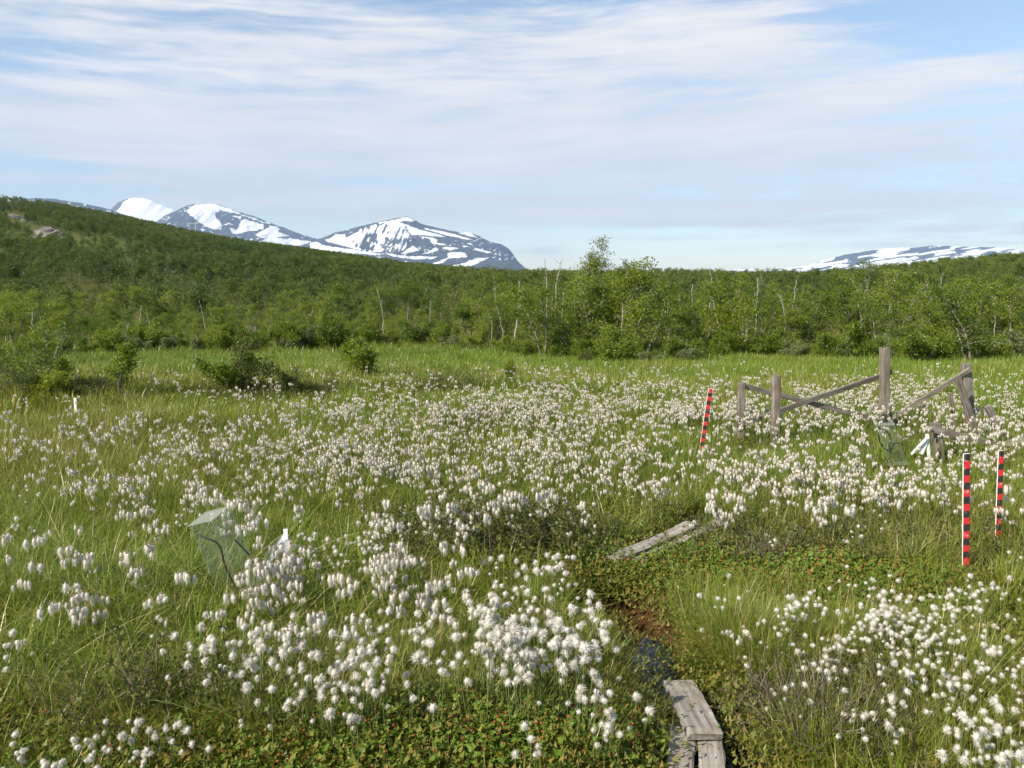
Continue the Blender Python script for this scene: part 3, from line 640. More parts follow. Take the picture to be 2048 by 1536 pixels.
zone_scatter('heath_undergrowth', 'dark small leaved heath covering the hummock', 'heath', [(970,1070,130,28,220),(1020,1095,120,28,170),(870,1100,70,40,120),(1720,1430,60,40,26),(560,785,120,14,110),(90,785,130,14,160),(880,762,140,10,120),(1700,1100,250,30,140),(420,1420,150,30,70),(960,850,90,15,80),(400,870,200,20,70)], .75, 1.4)
zone_scatter('dead_twigs', 'bare grey twigs lying around the hummocks', 'dead_twigs', [(1580,1460,70,36,45),(940,1120,70,30,40),(1700,1480,100,40,40),(250,1440,120,40,22),(1520,1130,40,14,14)], .8, 1.6)

# ------------------------------------------------------------------ boards, posts, rails
def beam_mesh(name, L_, wd, th, rs, m, segs=10, rough=.004, bev=.12, bow=0.):
    b = min(wd, th)*bev; ring = np.array([(-wd/2+b,-th/2),(wd/2-b,-th/2),(wd/2,-th/2+b),(wd/2,th/2-b),(wd/2-b,th/2),(-wd/2+b,th/2),(-wd/2,th/2-b),(-wd/2,-th/2+b)])
    V = []; off = rs.randn(8,2)*rough*.5
    for i in range(segs+1):
        r = ring*(1+rs.randn()*.012)+off+rs.randn(8,2)*rough*.5; f = i/segs
        ex = rs.randn(8)*rough*1.5 if i in (0,segs) else 0.
        V.append(np.stack([np.full(8, L_*f)+ex, r[:,0], r[:,1]+bow*4*f*(1-f)],1))
    V = np.concatenate(V); ii = np.arange(segs)[:,None]*8; j = np.arange(8)[None,:]; jn = (j+1)%8
    q = np.stack([ii+j, ii+jn, ii+8+jn, ii+8+j],-1).reshape(-1,4); e = segs*8
    return mesh_np(name, V, [q, np.array([[7,6,5,4,3,2,1,0]]), np.array([[e+k for k in range(8)]])], [m] if not isinstance(m, list) else m)
def frame_to(A, B, up):
    A = Vector(A); B = Vector(B); x = (B-A).normalized(); up = Vector(up)
    y = up.cross(x).normalized(); z = x.cross(y); mm = Matrix((x,y,z)).transposed().to_4x4(); mm.translation = A; return mm, (B-A).length
def beam(name, A, B, wd, th, rs, m, parent=None, up=(0,-1,0), **kw):
    """board from A to B; th runs along 'up', wd across it"""
    mm, L_ = frame_to(A, B, up); o = link(name, beam_mesh(name, L_, wd, th, rs, m, **kw))
    if parent is not None: o.parent = parent; mm = Matrix.Translation(-Vector(parent.location)) @ mm
    o.matrix_local = mm; return o
rb = np.random.RandomState(3)
def post(name, parent, ub, vb, ut, vt, wpx, th=None, m='old_wood', dy=0., sink=.12, up=(0,-1,0)):
    A = g1(ub, vb); y = A.y + dy; Bt = at_depth(ut, vt, y); A = Vector((A.x, y, A.z)); wd = wpx/FPX*y
    A2 = A + (A-Bt).normalized()*sink
    return beam(name, A2, Bt, wd, th or wd, rb, M[m], parent, up=up), A, Bt
FG = 'old fence remains in the cotton grass'
f1 = thing('old_fence', 'grey weathered fence of four posts with crossed and slanting rails', 'fence', g1(1770, 862))
Y3 = g1(1770, 862).y
_, a1, b1 = post('post', f1, 1481, 876, 1483, 767, 14); _, a2, b2 = post('post', f1, 1551, 884, 1552, 751, 15)
_, a3, b3 = post('post', f1, 1768, 862, 1770, 696, 16); _, a4, b4 = post('post', f1, 1942, 872, 1932, 727, 17, .06)
def rail(p, u0,v0,y0,u1,v1,y1,hpx,th=.028):
    A = at_depth(u0,v0,y0); Bq = at_depth(u1,v1,y1); return beam('rail', A, Bq, hpx/FPX*(y0+y1)/2, th, rb, M['old_wood'], p)
rail(f1, 1484,771, a1.y+.055, 1790,849, a3.y+.075, 9.5)
rail(f1, 1473,852, a1.y-.065, 1782,744, a3.y+.09, 9.5)
rail(f1, 1776,842, a3.y+.03, 1941,738, a4.y-.075, 9.5)
rail(f1, 1752,808, a3.y+.14, 1800,850, a3.y+.05, 14)
lb = thing('leaning_board', 'split grey board leaning against the right fence post', 'board', g1(1939,872)); post('board', lb, 1939, 874, 1914, 752, 15, .025, dy=-.16, up=(.25,-1,0))
ls = thing('thin_stake', 'thin grey stake standing beside the split board', 'stake', g1(1909,865)); post('stick', ls, 1911, 868, 1901, 786, 6)
lp = thing('leaning_post', 'lone grey post tilting to the left behind the fallen rail', 'post', g1(2008,885)); post('shaft', lp, 2014, 888, 1975, 812, 13, .05)
f2 = thing('broken_fence', 'low broken fence with one short post and a fallen rail', 'fence', g1(1875,916))
_, a5, b5 = post('post', f2, 1879, 918, 1871, 846, 17)
rail(f2, 1863,858, a5.y-.07, 1990,888, a5.y-.05, 13); 
wb = thing('fallen_board', 'pale board lying tilted in flowers beside the striped pole', 'board', g1(2030,905)); q0 = g1(2020,905)
beam('board', at_depth(1985,893,q0.y), at_depth(2085,876,q0.y+.3), .075, .02, rb, M['plank'], wb, up=(0,-.6,1)); beam('board', at_depth(2005,912,q0.y-.02), at_depth(2032,884,q0.y+.12), .06, .02, rb, M['old_wood'], wb, up=(0,-.6,1))

# striped measuring poles
def striped_pole(ub, vb, ut, vt, wpx, n, first, label):
    A = g1(ub, vb); Bt = at_depth(ut, vt, A.y); wd = wpx/FPX*A.y; th = wd*.26; o = thing('striped_pole', label, 'measuring pole', A, group='red and black striped poles')
    L_ = (Bt-A).length; seg = L_/n; mm, _ = frame_to(Bt, A, (0,-1,0)); rp = np.random.RandomState(n)
    V=[]; Q=[]; mi=[]; ring = np.array([(-wd/2,-th/2),(wd/2,-th/2),(wd/2,th/2),(-wd/2,th/2)])
    x = 0.; k = 0; cuts=[0.]
    for i in range(n+3): cuts.append(cuts[-1]+seg*(1+rp.randn()*.06))
    for c in cuts: V.append(np.stack([np.full(4,c),ring[:,0],ring[:,1]],1))
    for i in range(len(cuts)-1):
        for j in range(4):
            Q.append((i*4+j,i*4+(j+1)%4,(i+1)*4+(j+1)%4,(i+1)*4+j)); mi.append((1 if (i+first)%2 else 2) if j in (0,2) else 0)
    e = len(cuts)*4-4; Q += [(3,2,1,0),(e,e+1,e+2,e+3)]; mi += [0,0]
    me = mesh_np('shaft', np.concatenate(V), [np.array(Q)], [M['white_paint'],M['red_paint'],M['black_paint']], mi)
    # rounded arrises
    s = link('shaft', me, o); s.matrix_local = Matrix.Translation(-Vector(o.location)) @ mm
    bv = s.modifiers.new('edges','BEVEL'); bv.width = .0022; bv.segments = 2; bv.limit_method = 'ANGLE'
striped_pole(1931,1153,1933,907,14,18,0,'upright red and black striped pole standing nearest the camera')
striped_pole(1995,1090,2002,901,11.5,15,0,'red and black striped pole second from the front, beside the nearest one')
striped_pole(1401,912,1421,777,9,16,1,'tilted red topped striped pole left of the old fence')

# boardwalk
def plank(label, p0, p1, z0, z1, wd, th, bow=0., group='weathered boardwalk planks'):
    x0,y0 = flat(*p0, z0); x1,y1 = flat(*p1, z1); A = Vector((float(x0),float(y0),z0-th/2)); B_ = Vector((float(x1),float(y1),z1-th/2))
    mm, L_ = frame_to(A, B_, (0,0,1)); o = link('boardwalk_plank', beam_mesh('boardwalk_plank', L_, wd, th, rb, M['plank'], segs=16, rough=.003, bev=.14, bow=bow)); o.matrix_world = mm
    return tag(o, label, 'plank', group)
plank('grey plank on the left under the overlapping board', (1345,1720), (1366,1452), .0, .005, .086, .034)
plank('grey plank on the right under the overlapping board', (1447,1720), (1416,1440), .0, .005, .086, .034)
plank('warped grey board lying on top of the two planks, its far end on the mud', (1411,1463), (1357,1358), .044, .010, .125, .030, bow=.006)
plank('short grey crosspiece sticking out under the boards', (1312,1446), (1440,1452), -.033, -.033, .05, .035)
zc = gz1(*[float(c) for c in flat(1310,1085)])
plank('left plank of the pair lying in the sedge beyond the mud', (1222,1114), (1384,1044), zc+.07, zc+.08, .088, .026, bow=-.01)
plank('right plank of the pair lying in the sedge beyond the mud', (1274,1120), (1442,1041), zc+.055, zc+.065, .082, .026, bow=-.008)
plank('thin grey splint lying beside the far planks', (1352,1085), (1400,1064), zc+.08, zc+.08, .04, .02)

# clear chambers with tubes and white brackets
def slab(name, cs, th, m, parent):
    cs = [Vector(c) for c in cs]; nrm = (cs[1]-cs[0]).cross(cs[3]-cs[0]).normalized()*th/2; pl = Vector(parent.location)
    V = [c-nrm-pl for c in cs]+[c+nrm-pl for c in cs]
    me = mesh_np(name, [tuple(v) for v in V], [np.array([(3,2,1,0),(4,5,6,7),(0,1,5,4),(1,2,6,5),(2,3,7,6),(3,0,4,7)])], [m]); return link(name, me, parent)
def tube_obj(name, pts, r, m, parent, sides=8):
    P_ = np.array([tuple(Vector(p)-Vector(parent.location)) for p in pts]); n = len(P_); tt = np.linspace(0,n-1,n*5); P2 = np.stack([np.interp(tt,np.arange(n),P_[:,k]) for k in range(3)],1)
    for _ in range(3): P2[1:-1] = (P2[:-2]+2*P2[1:-1]+P2[2:])/4
    mb = MB(); mb.tube(P2, r, sides); return link(name, mb.mesh(name, [m], True), parent)
def strip(name, parent, a, b, wpx, y, th=.004, m='plastic_white', yb=None, up=(0,-1,.2)):
    A = at_depth(*a, y); B_ = at_depth(*b, yb or y); return beam(name, A, B_, wpx/FPX*y, th, rb, M[m], parent, up=up, rough=.0005, segs=4)
def chamber(label, base_px, top_c, bot_c, e1, e2, tubes, rtube):
    A = g1(*base_px); y = A.y; o = thing('clear_chamber', label, 'gas chamber', A, group='clear plastic sampling chambers')
    Tc = at_depth(*top_c, y+.05); Bc = at_depth(*bot_c, y+.02); e1 = Vector(e1)/2; e2 = Vector(e2)/2
    t4 = [Tc-e1-e2, Tc+e1-e2, Tc+e1+e2, Tc-e1+e2]; b4 = [Bc-e1-e2, Bc+e1-e2, Bc+e1+e2, Bc-e1+e2]; th = .004
    slab('lid', [t4[0]-e1*.25,t4[1]+e1*.04,t4[2]+e1*.04,t4[3]-e1*.25], th, M['lid'], o)
    ax = (Tc-Bc).normalized()*.004
    for i,j in ((0,1),(1,2),(2,3),(3,0)):
        cut = .0
        slab('pane', [b4[i],b4[j],t4[j]-ax,t4[i]-ax], th, M['acrylic'], o)
    slab('base_flange', [b4[0]-e1*.5-e2*.3,b4[1]+e1*.3-e2*.3,b4[2]+e1*.3+e2*.2,b4[3]-e1*.5+e2*.2], th, M['lid'], o)
    for i in range(4): tube_obj('edge', [b4[i], (b4[i]+t4[i])/2, t4[i]], .0014, M['lid'], o, 4)
    for tb in tubes:
        tube_obj('tube', [at_depth(u,v,y+dy) for u,v,dy in tb], rtube, M['rubber'], o)
    return o, y
chamber('clear plastic chamber with black tube leaning among the tall cotton grass', (488,1222), (420,1032), (484,1180), (.105,.0,.025), (.05,.11,.04),
    [[(398,1070,-.05),(415,1078,-.06),(432,1083,-.06),(443,1098,-.06),(446,1118,-.06),(453,1140,-.06),(468,1168,-.06),(480,1195,-.06),(492,1226,-.06)], [(468,1078,.03),(482,1092,.03),(499,1110,.03)]], .0042)
o = thing('white_bracket', 'white folded bracket beside the leaning clear chamber', 'bracket', g1(565,1175)); y = o.location.y
strip('strip', o, (571,1070), (533,1132), 9, y-.03); strip('strip', o, (569,1070), (530,1112), 6, y+.02, m='metal', up=(.5,-1,.5)); strip('strip', o, (571,1058), (577,1160), 8, y+.01, m='plastic_white'); 
chamber('clear plastic chamber with grey lid standing before the tall fence post', (1795,938), (1771,848), (1796,926), (.15,0,.004), (.05,.12,.0),
    [[(1757,857,.0),(1768,858,.0),(1777,866,.0),(1783,880,.0),(1780,893,.0),(1782,908,.0)],[(1778,884,.03),(1777,893,.03),(1782,904,.03),(1785,890,.03),(1792,885,.03),(1804,888,.03)],[(1756,866,.02),(1760,885,.02),(1770,898,.02),(1778,903,.02)]], .0052)
o = thing('white_bracket', 'white triangular bracket between the clear chamber and the short post', 'bracket', g1(1850,925)); y = o.location.y
strip('strip', o, (1822,909), (1855,874), 5, y-.02); strip('strip', o, (1842,908), (1855,876), 8, y); strip('strip', o, (1854,868), (1859,922), 7, y+.01)
def marker(label, a, b, wpx, vb=None):
    A = g1(*b); o = strip('marker_stake', None, b, a, wpx, A.y, .006, 'white_paint'); return tag(o, label, 'marker stake', 'small white marker stakes')
marker('white stake standing in the sedge before the crooked birch', (150,796), (152,838), 5)
marker('thin white stake leaning below the end of the long fence rail', (1711,844), (1698,872), 4)
marker('broad white strip leaning in the sedge left of the near striped pole', (1876,936), (1892,972), 8)
marker('short tilted white strip at the foot of the white leaning strip', (1916,951), (1903,972), 6)
marker('tiny white stake among the sedge before the left cotton grass', (405,962), (406,990), 4)

# ------------------------------------------------------------------ cotton grass
def fluff(rs, mb, c, rx, rz, hairs, m=0, droop=0.):
    """downy ball: a rough core and a coat of tapering hairs"""
    k = 8; rings = 6; V=[(0,0,1)]
    for i in range(1,rings):
        a = math.pi*i/rings
        for j in range(k): V.append((math.sin(a)*math.cos(j*6.2832/k+i*.4), math.sin(a)*math.sin(j*6.2832/k+i*.4), math.cos(a)))
    V.append((0,0,-1)); V = np.array(V)*(.58+.24*rs.rand(len(V)))[:,None]*[rx,rx,rz]
    e = 1+(rings-1)*k; T_=[(0,1+j,1+(j+1)%k) for j in range(k)]+[(e,e-k+(j+1)%k,e-k+j) for j in range(k)]
    Q_=[(1+i*k+j,1+(i+1)*k+j,1+(i+1)*k+(j+1)%k,1+i*k+(j+1)%k) for i in range(rings-2) for j in range(k)]
    mb.add(V+c, T_, Q_, m)
    d = rs.randn(hairs,3); d /= np.linalg.norm(d,axis=1)[:,None]; s = np.cross(d, rs.randn(hairs,3)); s /= np.linalg.norm(s,axis=1)[:,None]
    comb = rs.randn(3)*.30+[.20,0,-.06]
    a = d*[rx,rx,rz]*.45; ln = (.72+.85*rs.rand(hairs)**2)[:,None]; b = (d+comb*rs.rand(hairs,1))*[rx,rx,rz]*ln + [0,0,-droop*rz]*rs.rand(hairs,1)
    hw = rx*(.075 if hairs > 100 else .13)
    V = np.stack([a-s*hw, a+s*hw, b],1).reshape(-1,3); i = np.arange(hairs)*3
    mb.add(V+c, np.stack([i,i+1,i+2],1), None, m)
def stem_curve(rs, H, off):
    t = np.linspace(0,1,6); bx, by = off
    return np.stack([bx*(1-t)**1.6, by*(1-t)**1.6, H*t],1)
HR, HD = .25, .30
def round_plant(rs, hairs):
    st, hd = MB(), MB(); P_ = stem_curve(rs, HR, rs.randn(2)*.035); st.tube(P_, np.linspace(.0017,.0011,6), 4)
    r = .0108+.0042*rs.rand(); fluff(rs, hd, np.array([0,0,HR+r*.7]), r, r*(.9+.25*rs.rand()), hairs); return st, [hd], None
def droop_plant(rs, hairs, nh, big=1.):
    st = MB(); P_ = stem_curve(rs, HD, rs.randn(2)*.05); st.tube(P_, np.linspace(.0019,.0012,6), 4); hs = []
    for i in range(nh):
        a = rs.rand()*6.28; l = (.012+.024*rs.rand())*big if i else .004; top = P_[-1]; hz = (.0150+.007*rs.rand())*big; rx = (.0078+.003*rs.rand())*big
        tip = top+np.array([math.cos(a)*l, math.sin(a)*l, l*(-.1-.5*rs.rand())+.008]); st.tube(np.array([top, top*.4+tip*.6+[0,0,.008], tip]), [.0009,.0008,.0007], 3)
        hd = MB(); fluff(rs, hd, tip-[math.cos(a)*hz*.2,math.sin(a)*hz*.2,hz*.75], rx, hz, hairs, 0, .45)
        ball(hd, tip+[0,0,.001], .0042, 1); hs.append(hd)
    return st, hs, None
def merged(st, hs, hmat):
    mb = MB()
    for src, sh in [(st,2)]+[(h,0) for h in hs]:
        off = mb.n
        for V_ in src.V: mb.V.append(V_); mb.n += len(V_)
        for T_, tm_ in zip(src.T, src.tm): mb.T.append(T_+off); mb.tm.append(tm_+sh)
        for Q_, qm_ in zip(src.Q, src.qm): mb.Q.append(Q_+off); mb.qm.append(qm_+sh)
    return mb.mesh('cotton_grass', [M['cotton'],M['scale'],M['stem'],M['stem']], True)
rc = np.random.RandomState(21)
R_pl = [round_plant(rc, 300) for _ in range(6)]; D_pl = [droop_plant(rc, 170, k, 1.22) for k in (2,3,3,4,4,5,3)]
D_mid = [droop_plant(rc, 70, k, .98) for k in (2,3,3,4,4,5,3)]
R_far = [round_plant(rc, 70) for _ in range(3)]; D_far = [droop_plant(rc, 34, k) for k in (2,3,3,4,4,5)]
proto_set('round_cotton', [merged(*p[:2],0) for p in R_pl]); proto_set('droop_cotton', [merged(*p[:2],0) for p in D_mid])
proto_set('round_cotton_far', [merged(*p[:2],0) for p in R_far]); proto_set('droop_cotton_far', [merged(*p[:2],0) for p in D_far])
RZ = [(1090,1300,110,32,160,'the dense white drift left of the muddy trail'),(1185,1275,60,36,52,'the dense white drift left of the muddy trail'),(720,1300,110,46,140,'the scattered patch below the leaning clear chamber'),(600,1340,60,45,50,'the scattered patch below the leaning clear chamber'),
      (1215,1405,32,22,24,'the small clump beside the nearest planks'),(1060,1155,55,36,70,'the clump on the heath hummock before the far planks'),(690,1075,70,26,110,'the patch behind the white bracket'),
      (1780,1215,80,36,140,'the broad drift below the nearest striped pole'),(1690,1180,60,26,40,'the broad drift below the nearest striped pole'),(1860,1175,70,26,60,'the broad drift below the nearest striped pole'),
      (1790,1330,140,55,120,'the loose scatter right of the trail tussocks'),(1950,1270,80,55,90,'the loose scatter right of the trail tussocks'),(1620,1240,110,36,60,'the loose scatter right of the trail tussocks'),
      (2015,1492,38,32,52,'the bright clump in the bottom right corner'),(1930,1420,90,60,46,'the sparse strip above the bottom right clump'),(250,1460,110,40,50,'the thin scatter before the long sedge'),(110,1500,90,36,22,'the thin scatter before the long sedge'),(450,1300,70,50,34,'the thin scatter before the long sedge'),
      (920,1240,120,36,60,'the dense white drift left of the muddy trail'),(1480,1200,110,36,34,'the few heads over the cloudberry leaves'),(1240,1190,90,50,26,'the few heads over the cloudberry leaves'),
      (860,1030,50,16,34,''),(1040,1010,120,22,40,''),(1700,1000,250,40,40,''),(700,1400,200,50,18,'the single heads over the berry carpet'),(950,1450,300,40,10,'the single heads over the berry carpet'),(1024,985,700,40,150,''),
      (2250,1300,150,120,90,''),(-180,1350,120,120,60,'')]
DZ = [(100,1130,85,45,20,'the loose tall clumps in the long sedge'),(215,1130,50,40,12,'the loose tall clumps in the long sedge'),(340,1150,50,40,9,'the loose tall clumps in the long sedge'),(525,1085,34,40,24,'the tall clump around the clear chamber'),(540,1145,28,40,28,'the tall clump around the clear chamber'),(590,1170,24,50,22,'the tall clump around the clear chamber'),
      (655,1205,30,40,10,'the tall clumps below the white bracket'),(765,1115,55,40,28,'the tall clumps between bracket and heath hummock'),(800,1170,40,36,20,'the tall clumps between bracket and heath hummock'),(425,1200,30,40,4,'the tall clump around the clear chamber'),(890,1150,25,20,7,'the tall clumps between bracket and heath hummock'),(30,1080,40,20,4,'the loose tall clumps in the long sedge'),(100,1220,60,20,4,'the loose tall clumps in the long sedge'),
      (600,880,170,24,263,'the white band across the middle of the bog'),(790,915,140,28,222,'the white band across the middle of the bog'),(960,905,110,28,157,'the white band across the middle of the bog'),(460,935,160,36,115,'the white band across the middle of the bog'),(1150,915,110,30,169,'the white band across the middle of the bog'),(1350,925,110,32,169,'the white band before the old fence'),(1550,935,140,32,248,'the white band before the old fence'),(1740,923,140,32,248,'the white band before the old fence'),(1960,903,110,40,195,'the white band before the old fence'),(240,955,150,46,61,'the white band across the middle of the bog'),(720,985,180,34,61,'the white band across the middle of the bog'),(1620,1000,240,26,42,'the white band before the old fence'),(860,965,160,28,61,'the white band across the middle of the bog'),(1300,975,200,20,30,'the white band before the old fence'),
      (860,805,140,18,378,''),(1010,792,140,24,487,''),(1200,800,140,28,595,''),(1400,792,140,28,595,''),(1600,800,140,30,595,''),(1800,790,120,28,487,''),(1990,800,100,35,325,''),(660,805,100,18,159,''),(1110,850,130,24,210,''),(1700,850,230,22,48,''),(1400,860,180,22,26,'the white band before the old fence'),
      (300,855,230,22,136,''),(110,845,140,20,72,''),(500,765,80,14,42,''),(400,745,120,18,57,''),(640,738,160,16,88,''),(1130,735,40,5,40,''),(900,745,160,14,88,''),(700,850,220,18,157,''),(350,900,300,45,157,'the white band across the middle of the bog'),(250,820,220,20,63,''),(1900,760,160,14,156,''),(1500,757,250,9,143,''),(2250,870,150,50,37,''),(-150,900,120,60,61,'')]
def heads(rows, H, clump, seed):
    r = np.random.RandomState(seed); U=[];Vv=[];W=[]
    for q,(cu,cv,su,sv,n,wh) in enumerate(rows):
        npar = max(2, int(n/clump)); pu = cu+su*r.randn(npar); pv = cv+sv*r.randn(npar); who = r.randint(0,npar,n)
        sp = np.clip((pv[who]-560)/700,.1,1.)*26
        U.append(pu[who]+sp*r.randn(n)); Vv.append(pv[who]+sp*.45*r.randn(n)); W += [q]*n
    U=np.concatenate(U); Vv=np.clip(np.concatenate(Vv),716,1580); sc = .62+.54*r.rand(len(U))
    if H == HR:
        sc *= np.where((U > 1380), .80, 1.) * np.where((U < 480)&(Vv > 1380), .72, 1.) * np.where((U > 880)&(U < 1280)&(Vv > 1200)&(Vv < 1350), 1.2, 1.)*np.where(Vv < 1120, .85, 1.)
    x,y,z = gpx(U, Vv, H*.95)
    z = gz(x,y)
    return U,Vv,x,y,z,sc,np.array(W),r
def place_cotton(rows, H, clump, seed, plants, near_lib, far_lib, limit, name, tall, far_label):
    U,Vv,x,y,z,sc,W,r = heads(rows, H, clump, seed)
    ok = keep_clear(x,y)[0] & (y > 1.7) & (y < 26); ok &= ~((np.abs(U-1788) < 46) & (np.abs(Vv-890) < 46) & (r.rand(len(U)) < .75)); ok &= ~((np.abs(U-1870) < 30) & (np.abs(Vv-895) < 32) & (r.rand(len(U)) < .6)); ok &= ~((np.abs(U-455) < 55) & (np.abs(Vv-1100) < 70) & (r.rand(len(U)) < .5))
    inframe = (U > 0)&(U < 2048)&(Vv < 1545)&np.array([rows[q][5] != '' for q in W])
    order = np.argsort(np.where(inframe & ok, y-sc*.5, 1e6)); ind = order[:limit]; ind = ind[(inframe & ok)[ind]]
    rest = np.setdiff1d(np.where(ok)[0], ind)
    stems = [(p[0].mesh('stem',[M['stem']],True), [h.mesh('seed_head',[M['cotton'],M['scale']],True) for h in p[1]]) for p in plants]
    for i in ind:
        wh = rows[W[i]][5]; k = r.randint(len(plants)); k = k if not tall else k % (len(plants)//2) + (len(plants)//2 if y[i] > 5.2 else 0)
        lab = (f'nodding cotton grass with several tufts in {wh}' if tall else f'single round cotton grass head in {wh}')
        o = thing(name, lab, 'cotton grass', (float(x[i]),float(y[i]),float(z[i])-.01), r.rand()*6.283, group=('nodding' if tall else 'round')+' cotton grass in '+wh); o['kind'] = 'thing'
        o.scale = (sc[i],)*3; o.rotation_euler = (r.randn()*.07, r.randn()*.07, r.rand()*6.283)
        link('stem', stems[k][0], o)
        for h in stems[k][1]: link('seed_head', h, o)
    for lib, sel, lb in ((near_lib, rest[y[rest] < 8.5], far_label[0]), (far_lib, rest[y[rest] >= 8.5], far_label[1])):
        if len(sel):
            n = len(sel); scatter('cotton_grass', lb, lib, np.stack([x[sel],y[sel],z[sel]-.01],1), np.stack([r.randn(n)*.08,r.randn(n)*.08,r.rand(n)*6.283],1), sc[sel]*np.where(y[sel] > 8.5, .88, .92), None, None, seed)
place_cotton(RZ, HR, 5., 31, R_pl, 'round_cotton', 'round_cotton_far', 300, 'round_cotton_grass', False, ('round white cotton grass heads scattered over the bog','far round white cotton grass specks'))
place_cotton(DZ, HD, 3.6, 32, D_pl+D_mid, 'droop_cotton', 'droop_cotton_far', 300, 'tall_cotton_grass', True, ('white cotton grass in the wide middle band','white cotton grass haze of the far bog toward the thicket'))

# ------------------------------------------------------------------ trees and shrubs
def branch_line(rs, p, d, L_, n, wob, up=.0):
    P_=[np.array(p,float)]; d = np.array(d,float); d /= np.linalg.norm(d)
    for _ in range(n):
        d = d+rs.randn(3)*wob+[0,0,up]; d /= np.linalg.norm(d); P_.append(P_[-1]+d*L_/n)
    return np.array(P_)
def leaves(rs, mb, pts, n_each, spread, size, m=0, up=.6):
    pts = np.asarray(pts); n = len(pts)*n_each
    c = np.repeat(pts, n_each, 0)+rs.randn(n,3)*spread*[1,1,.75]
    nr = rs.randn(n,3)+[0,0,up]; nr /= np.linalg.norm(nr,axis=1)[:,None]
    a = np.cross(nr, rs.randn(n,3)); a /= np.linalg.norm(a,axis=1)[:,None]; b = np.cross(nr,a); s = (size*(.6+.7*rs.rand(n)))[:,None]
    V = np.stack([c-a*s*.55, c+b*s*.36+nr*s*.08, c+a*s*.6, c-b*s*.36+nr*s*.08],1).reshape(-1,3); i = np.arange(n)*4
    mb.add(V, None, np.stack([i,i+1,i+2,i+3],1), m)
def birch(rs, H, nst, spread, nb, leaf, nleaf, lsp, lo=.28, lean=(0,0), r0=.03, sub=3, wob=.16, sides=5, blen=.34):
    tr, cr = MB(), MB(); anchors=[]
    for s in range(nst):
        a = rs.rand()*6.28; d = np.array([math.cos(a)*spread+lean[0], math.sin(a)*spread+lean[1], 1.]); h = H*(1. if s == 0 else .6+.4*rs.rand())
        st = branch_line(rs, [rs.randn()*.06*(nst>1),rs.randn()*.06*(nst>1),-.06], d, h*1.04, 9, wob*.6, .05)
        tr.tube(st, np.linspace(r0*(1 if s == 0 else .75),.006,10), sides)
        for _ in range(nb):
            f = lo+(1-lo)*rs.rand()**.85; k = f*9; i = min(int(k),8); p = st[i]+(st[i+1]-st[i])*(k-i); aa = rs.rand()*6.28
            bl = H*blen*(1.15-.75*f)*(.6+.7*rs.rand()); b = branch_line(rs, p, [math.cos(aa),math.sin(aa),.35+.5*rs.rand()], bl, 5, .25, .06)
            tr.tube(b, np.linspace(r0*.33,.003,6), 4, 0, False); anchors += [b[2],b[3],b[4],b[5]]
            for _ in range(sub):
                q = b[2+rs.randint(3)]; c = branch_line(rs, q, rs.randn(3)+[0,0,.35], bl*.42, 3, .3); tr.tube(c, [.0045,.003,.002,.0015], 3, 0, False); anchors += [c[1],c[2],c[3]]
        anchors += list(st[-3:])
    leaves(rs, cr, np.array(anchors), nleaf, lsp, leaf); return tr, cr
rt = np.random.RandomState(5)
def tm(pair, lm, bm='birch_bark'): return pair[0].mesh('trunk',[M[bm]],True), pair[1].mesh('crown',[M[lm]])
B_near = [tm(birch(rt, 2.0, n, sp, 12, .043, 10, .070, lo, sub=3), 'birch_leaf') for n,sp,lo in ((2,.22,.22),(3,.30,.18),(1,.1,.25),(2,.18,.2),(3,.35,.15),(2,.28,.2),(4,.4,.15))]
B_open = [tm(birch(rt, 2.1, 1, .12, 13, .043, 6, .055, .4, blen=.27), 'birch_leaf') for _ in range(3)]
B_pale = [tm(birch(rt, 2.2, 2, .12, 12, .050, 4, .05, .42, blen=.26), 'pale_leaf', 'pale_bark') for _ in range(2)]
S_will = [tm(birch(rt, .85, 7, .75, 6, .042, 9, .055, .2, r0=.011, blen=.4), 'willow_leaf') for _ in range(3)]
S_green = [tm(birch(rt, .9, 6, .7, 6, .045, 9, .06, .15, r0=.012, blen=.42), 'birch_leaf') for _ in range(3)]
S_brown = [tm(birch(rt, .7, 7, .8, 6, .028, 5, .05, .2, r0=.010, blen=.45), 'heath_leaf','twig') for _ in range(2)]
def top_of(me):
    a = np.empty(len(me.vertices)*3, np.float32); me.vertices.foreach_get('co', a); return float(np.percentile(a[2::3], 99.5))
TOPS = {}
def top_pair(p):
    k = p[1].name
    if k not in TOPS: TOPS[k] = max(top_of(p[0]), top_of(p[1]))
    return TOPS[k]
def put(pair, name, label, cat, loc, rz, s, group=None, rot=(0,0)):
    o = thing(name, label, cat, loc, rz, group); o.scale = s if isinstance(s, tuple) else (s,s,s); o.rotation_euler = (rot[0], rot[1], rz)
    link('trunk', pair[0], o); link('crown', pair[1], o); return o
EDGE = np.array([(-500,725),(0,722),(150,712),(300,704),(420,706),(540,704),(700,698),(800,692),(900,700),(1000,706),(1080,722),(1200,728),(1300,732),(1400,722),(1500,716),(1600,718),(1800,722),(1900,726),(2048,724),(2600,724)], float)
def edge_y(u): 
    x,y,z = gpx(u, np.interp(u, EDGE[:,0], EDGE[:,1])); return float(y[0])
LANES = [(-400,190,'behind the dark hummock birches'),(190,400,'behind the crooked birch'),(400,640,'behind the brown willow scrub'),(640,860,'behind the round bush'),(860,1090,'behind the tiny sapling'),(1090,1330,'around the tall pale birch'),(1330,1560,'behind the tilted striped pole'),(1560,1790,'beyond the crossed fence rails'),(1790,2500,'beyond the right fence post')]
def lane(u):
    for a,b,t_ in LANES:
        if a <= u < b: return t_
    return LANES[-1][2]
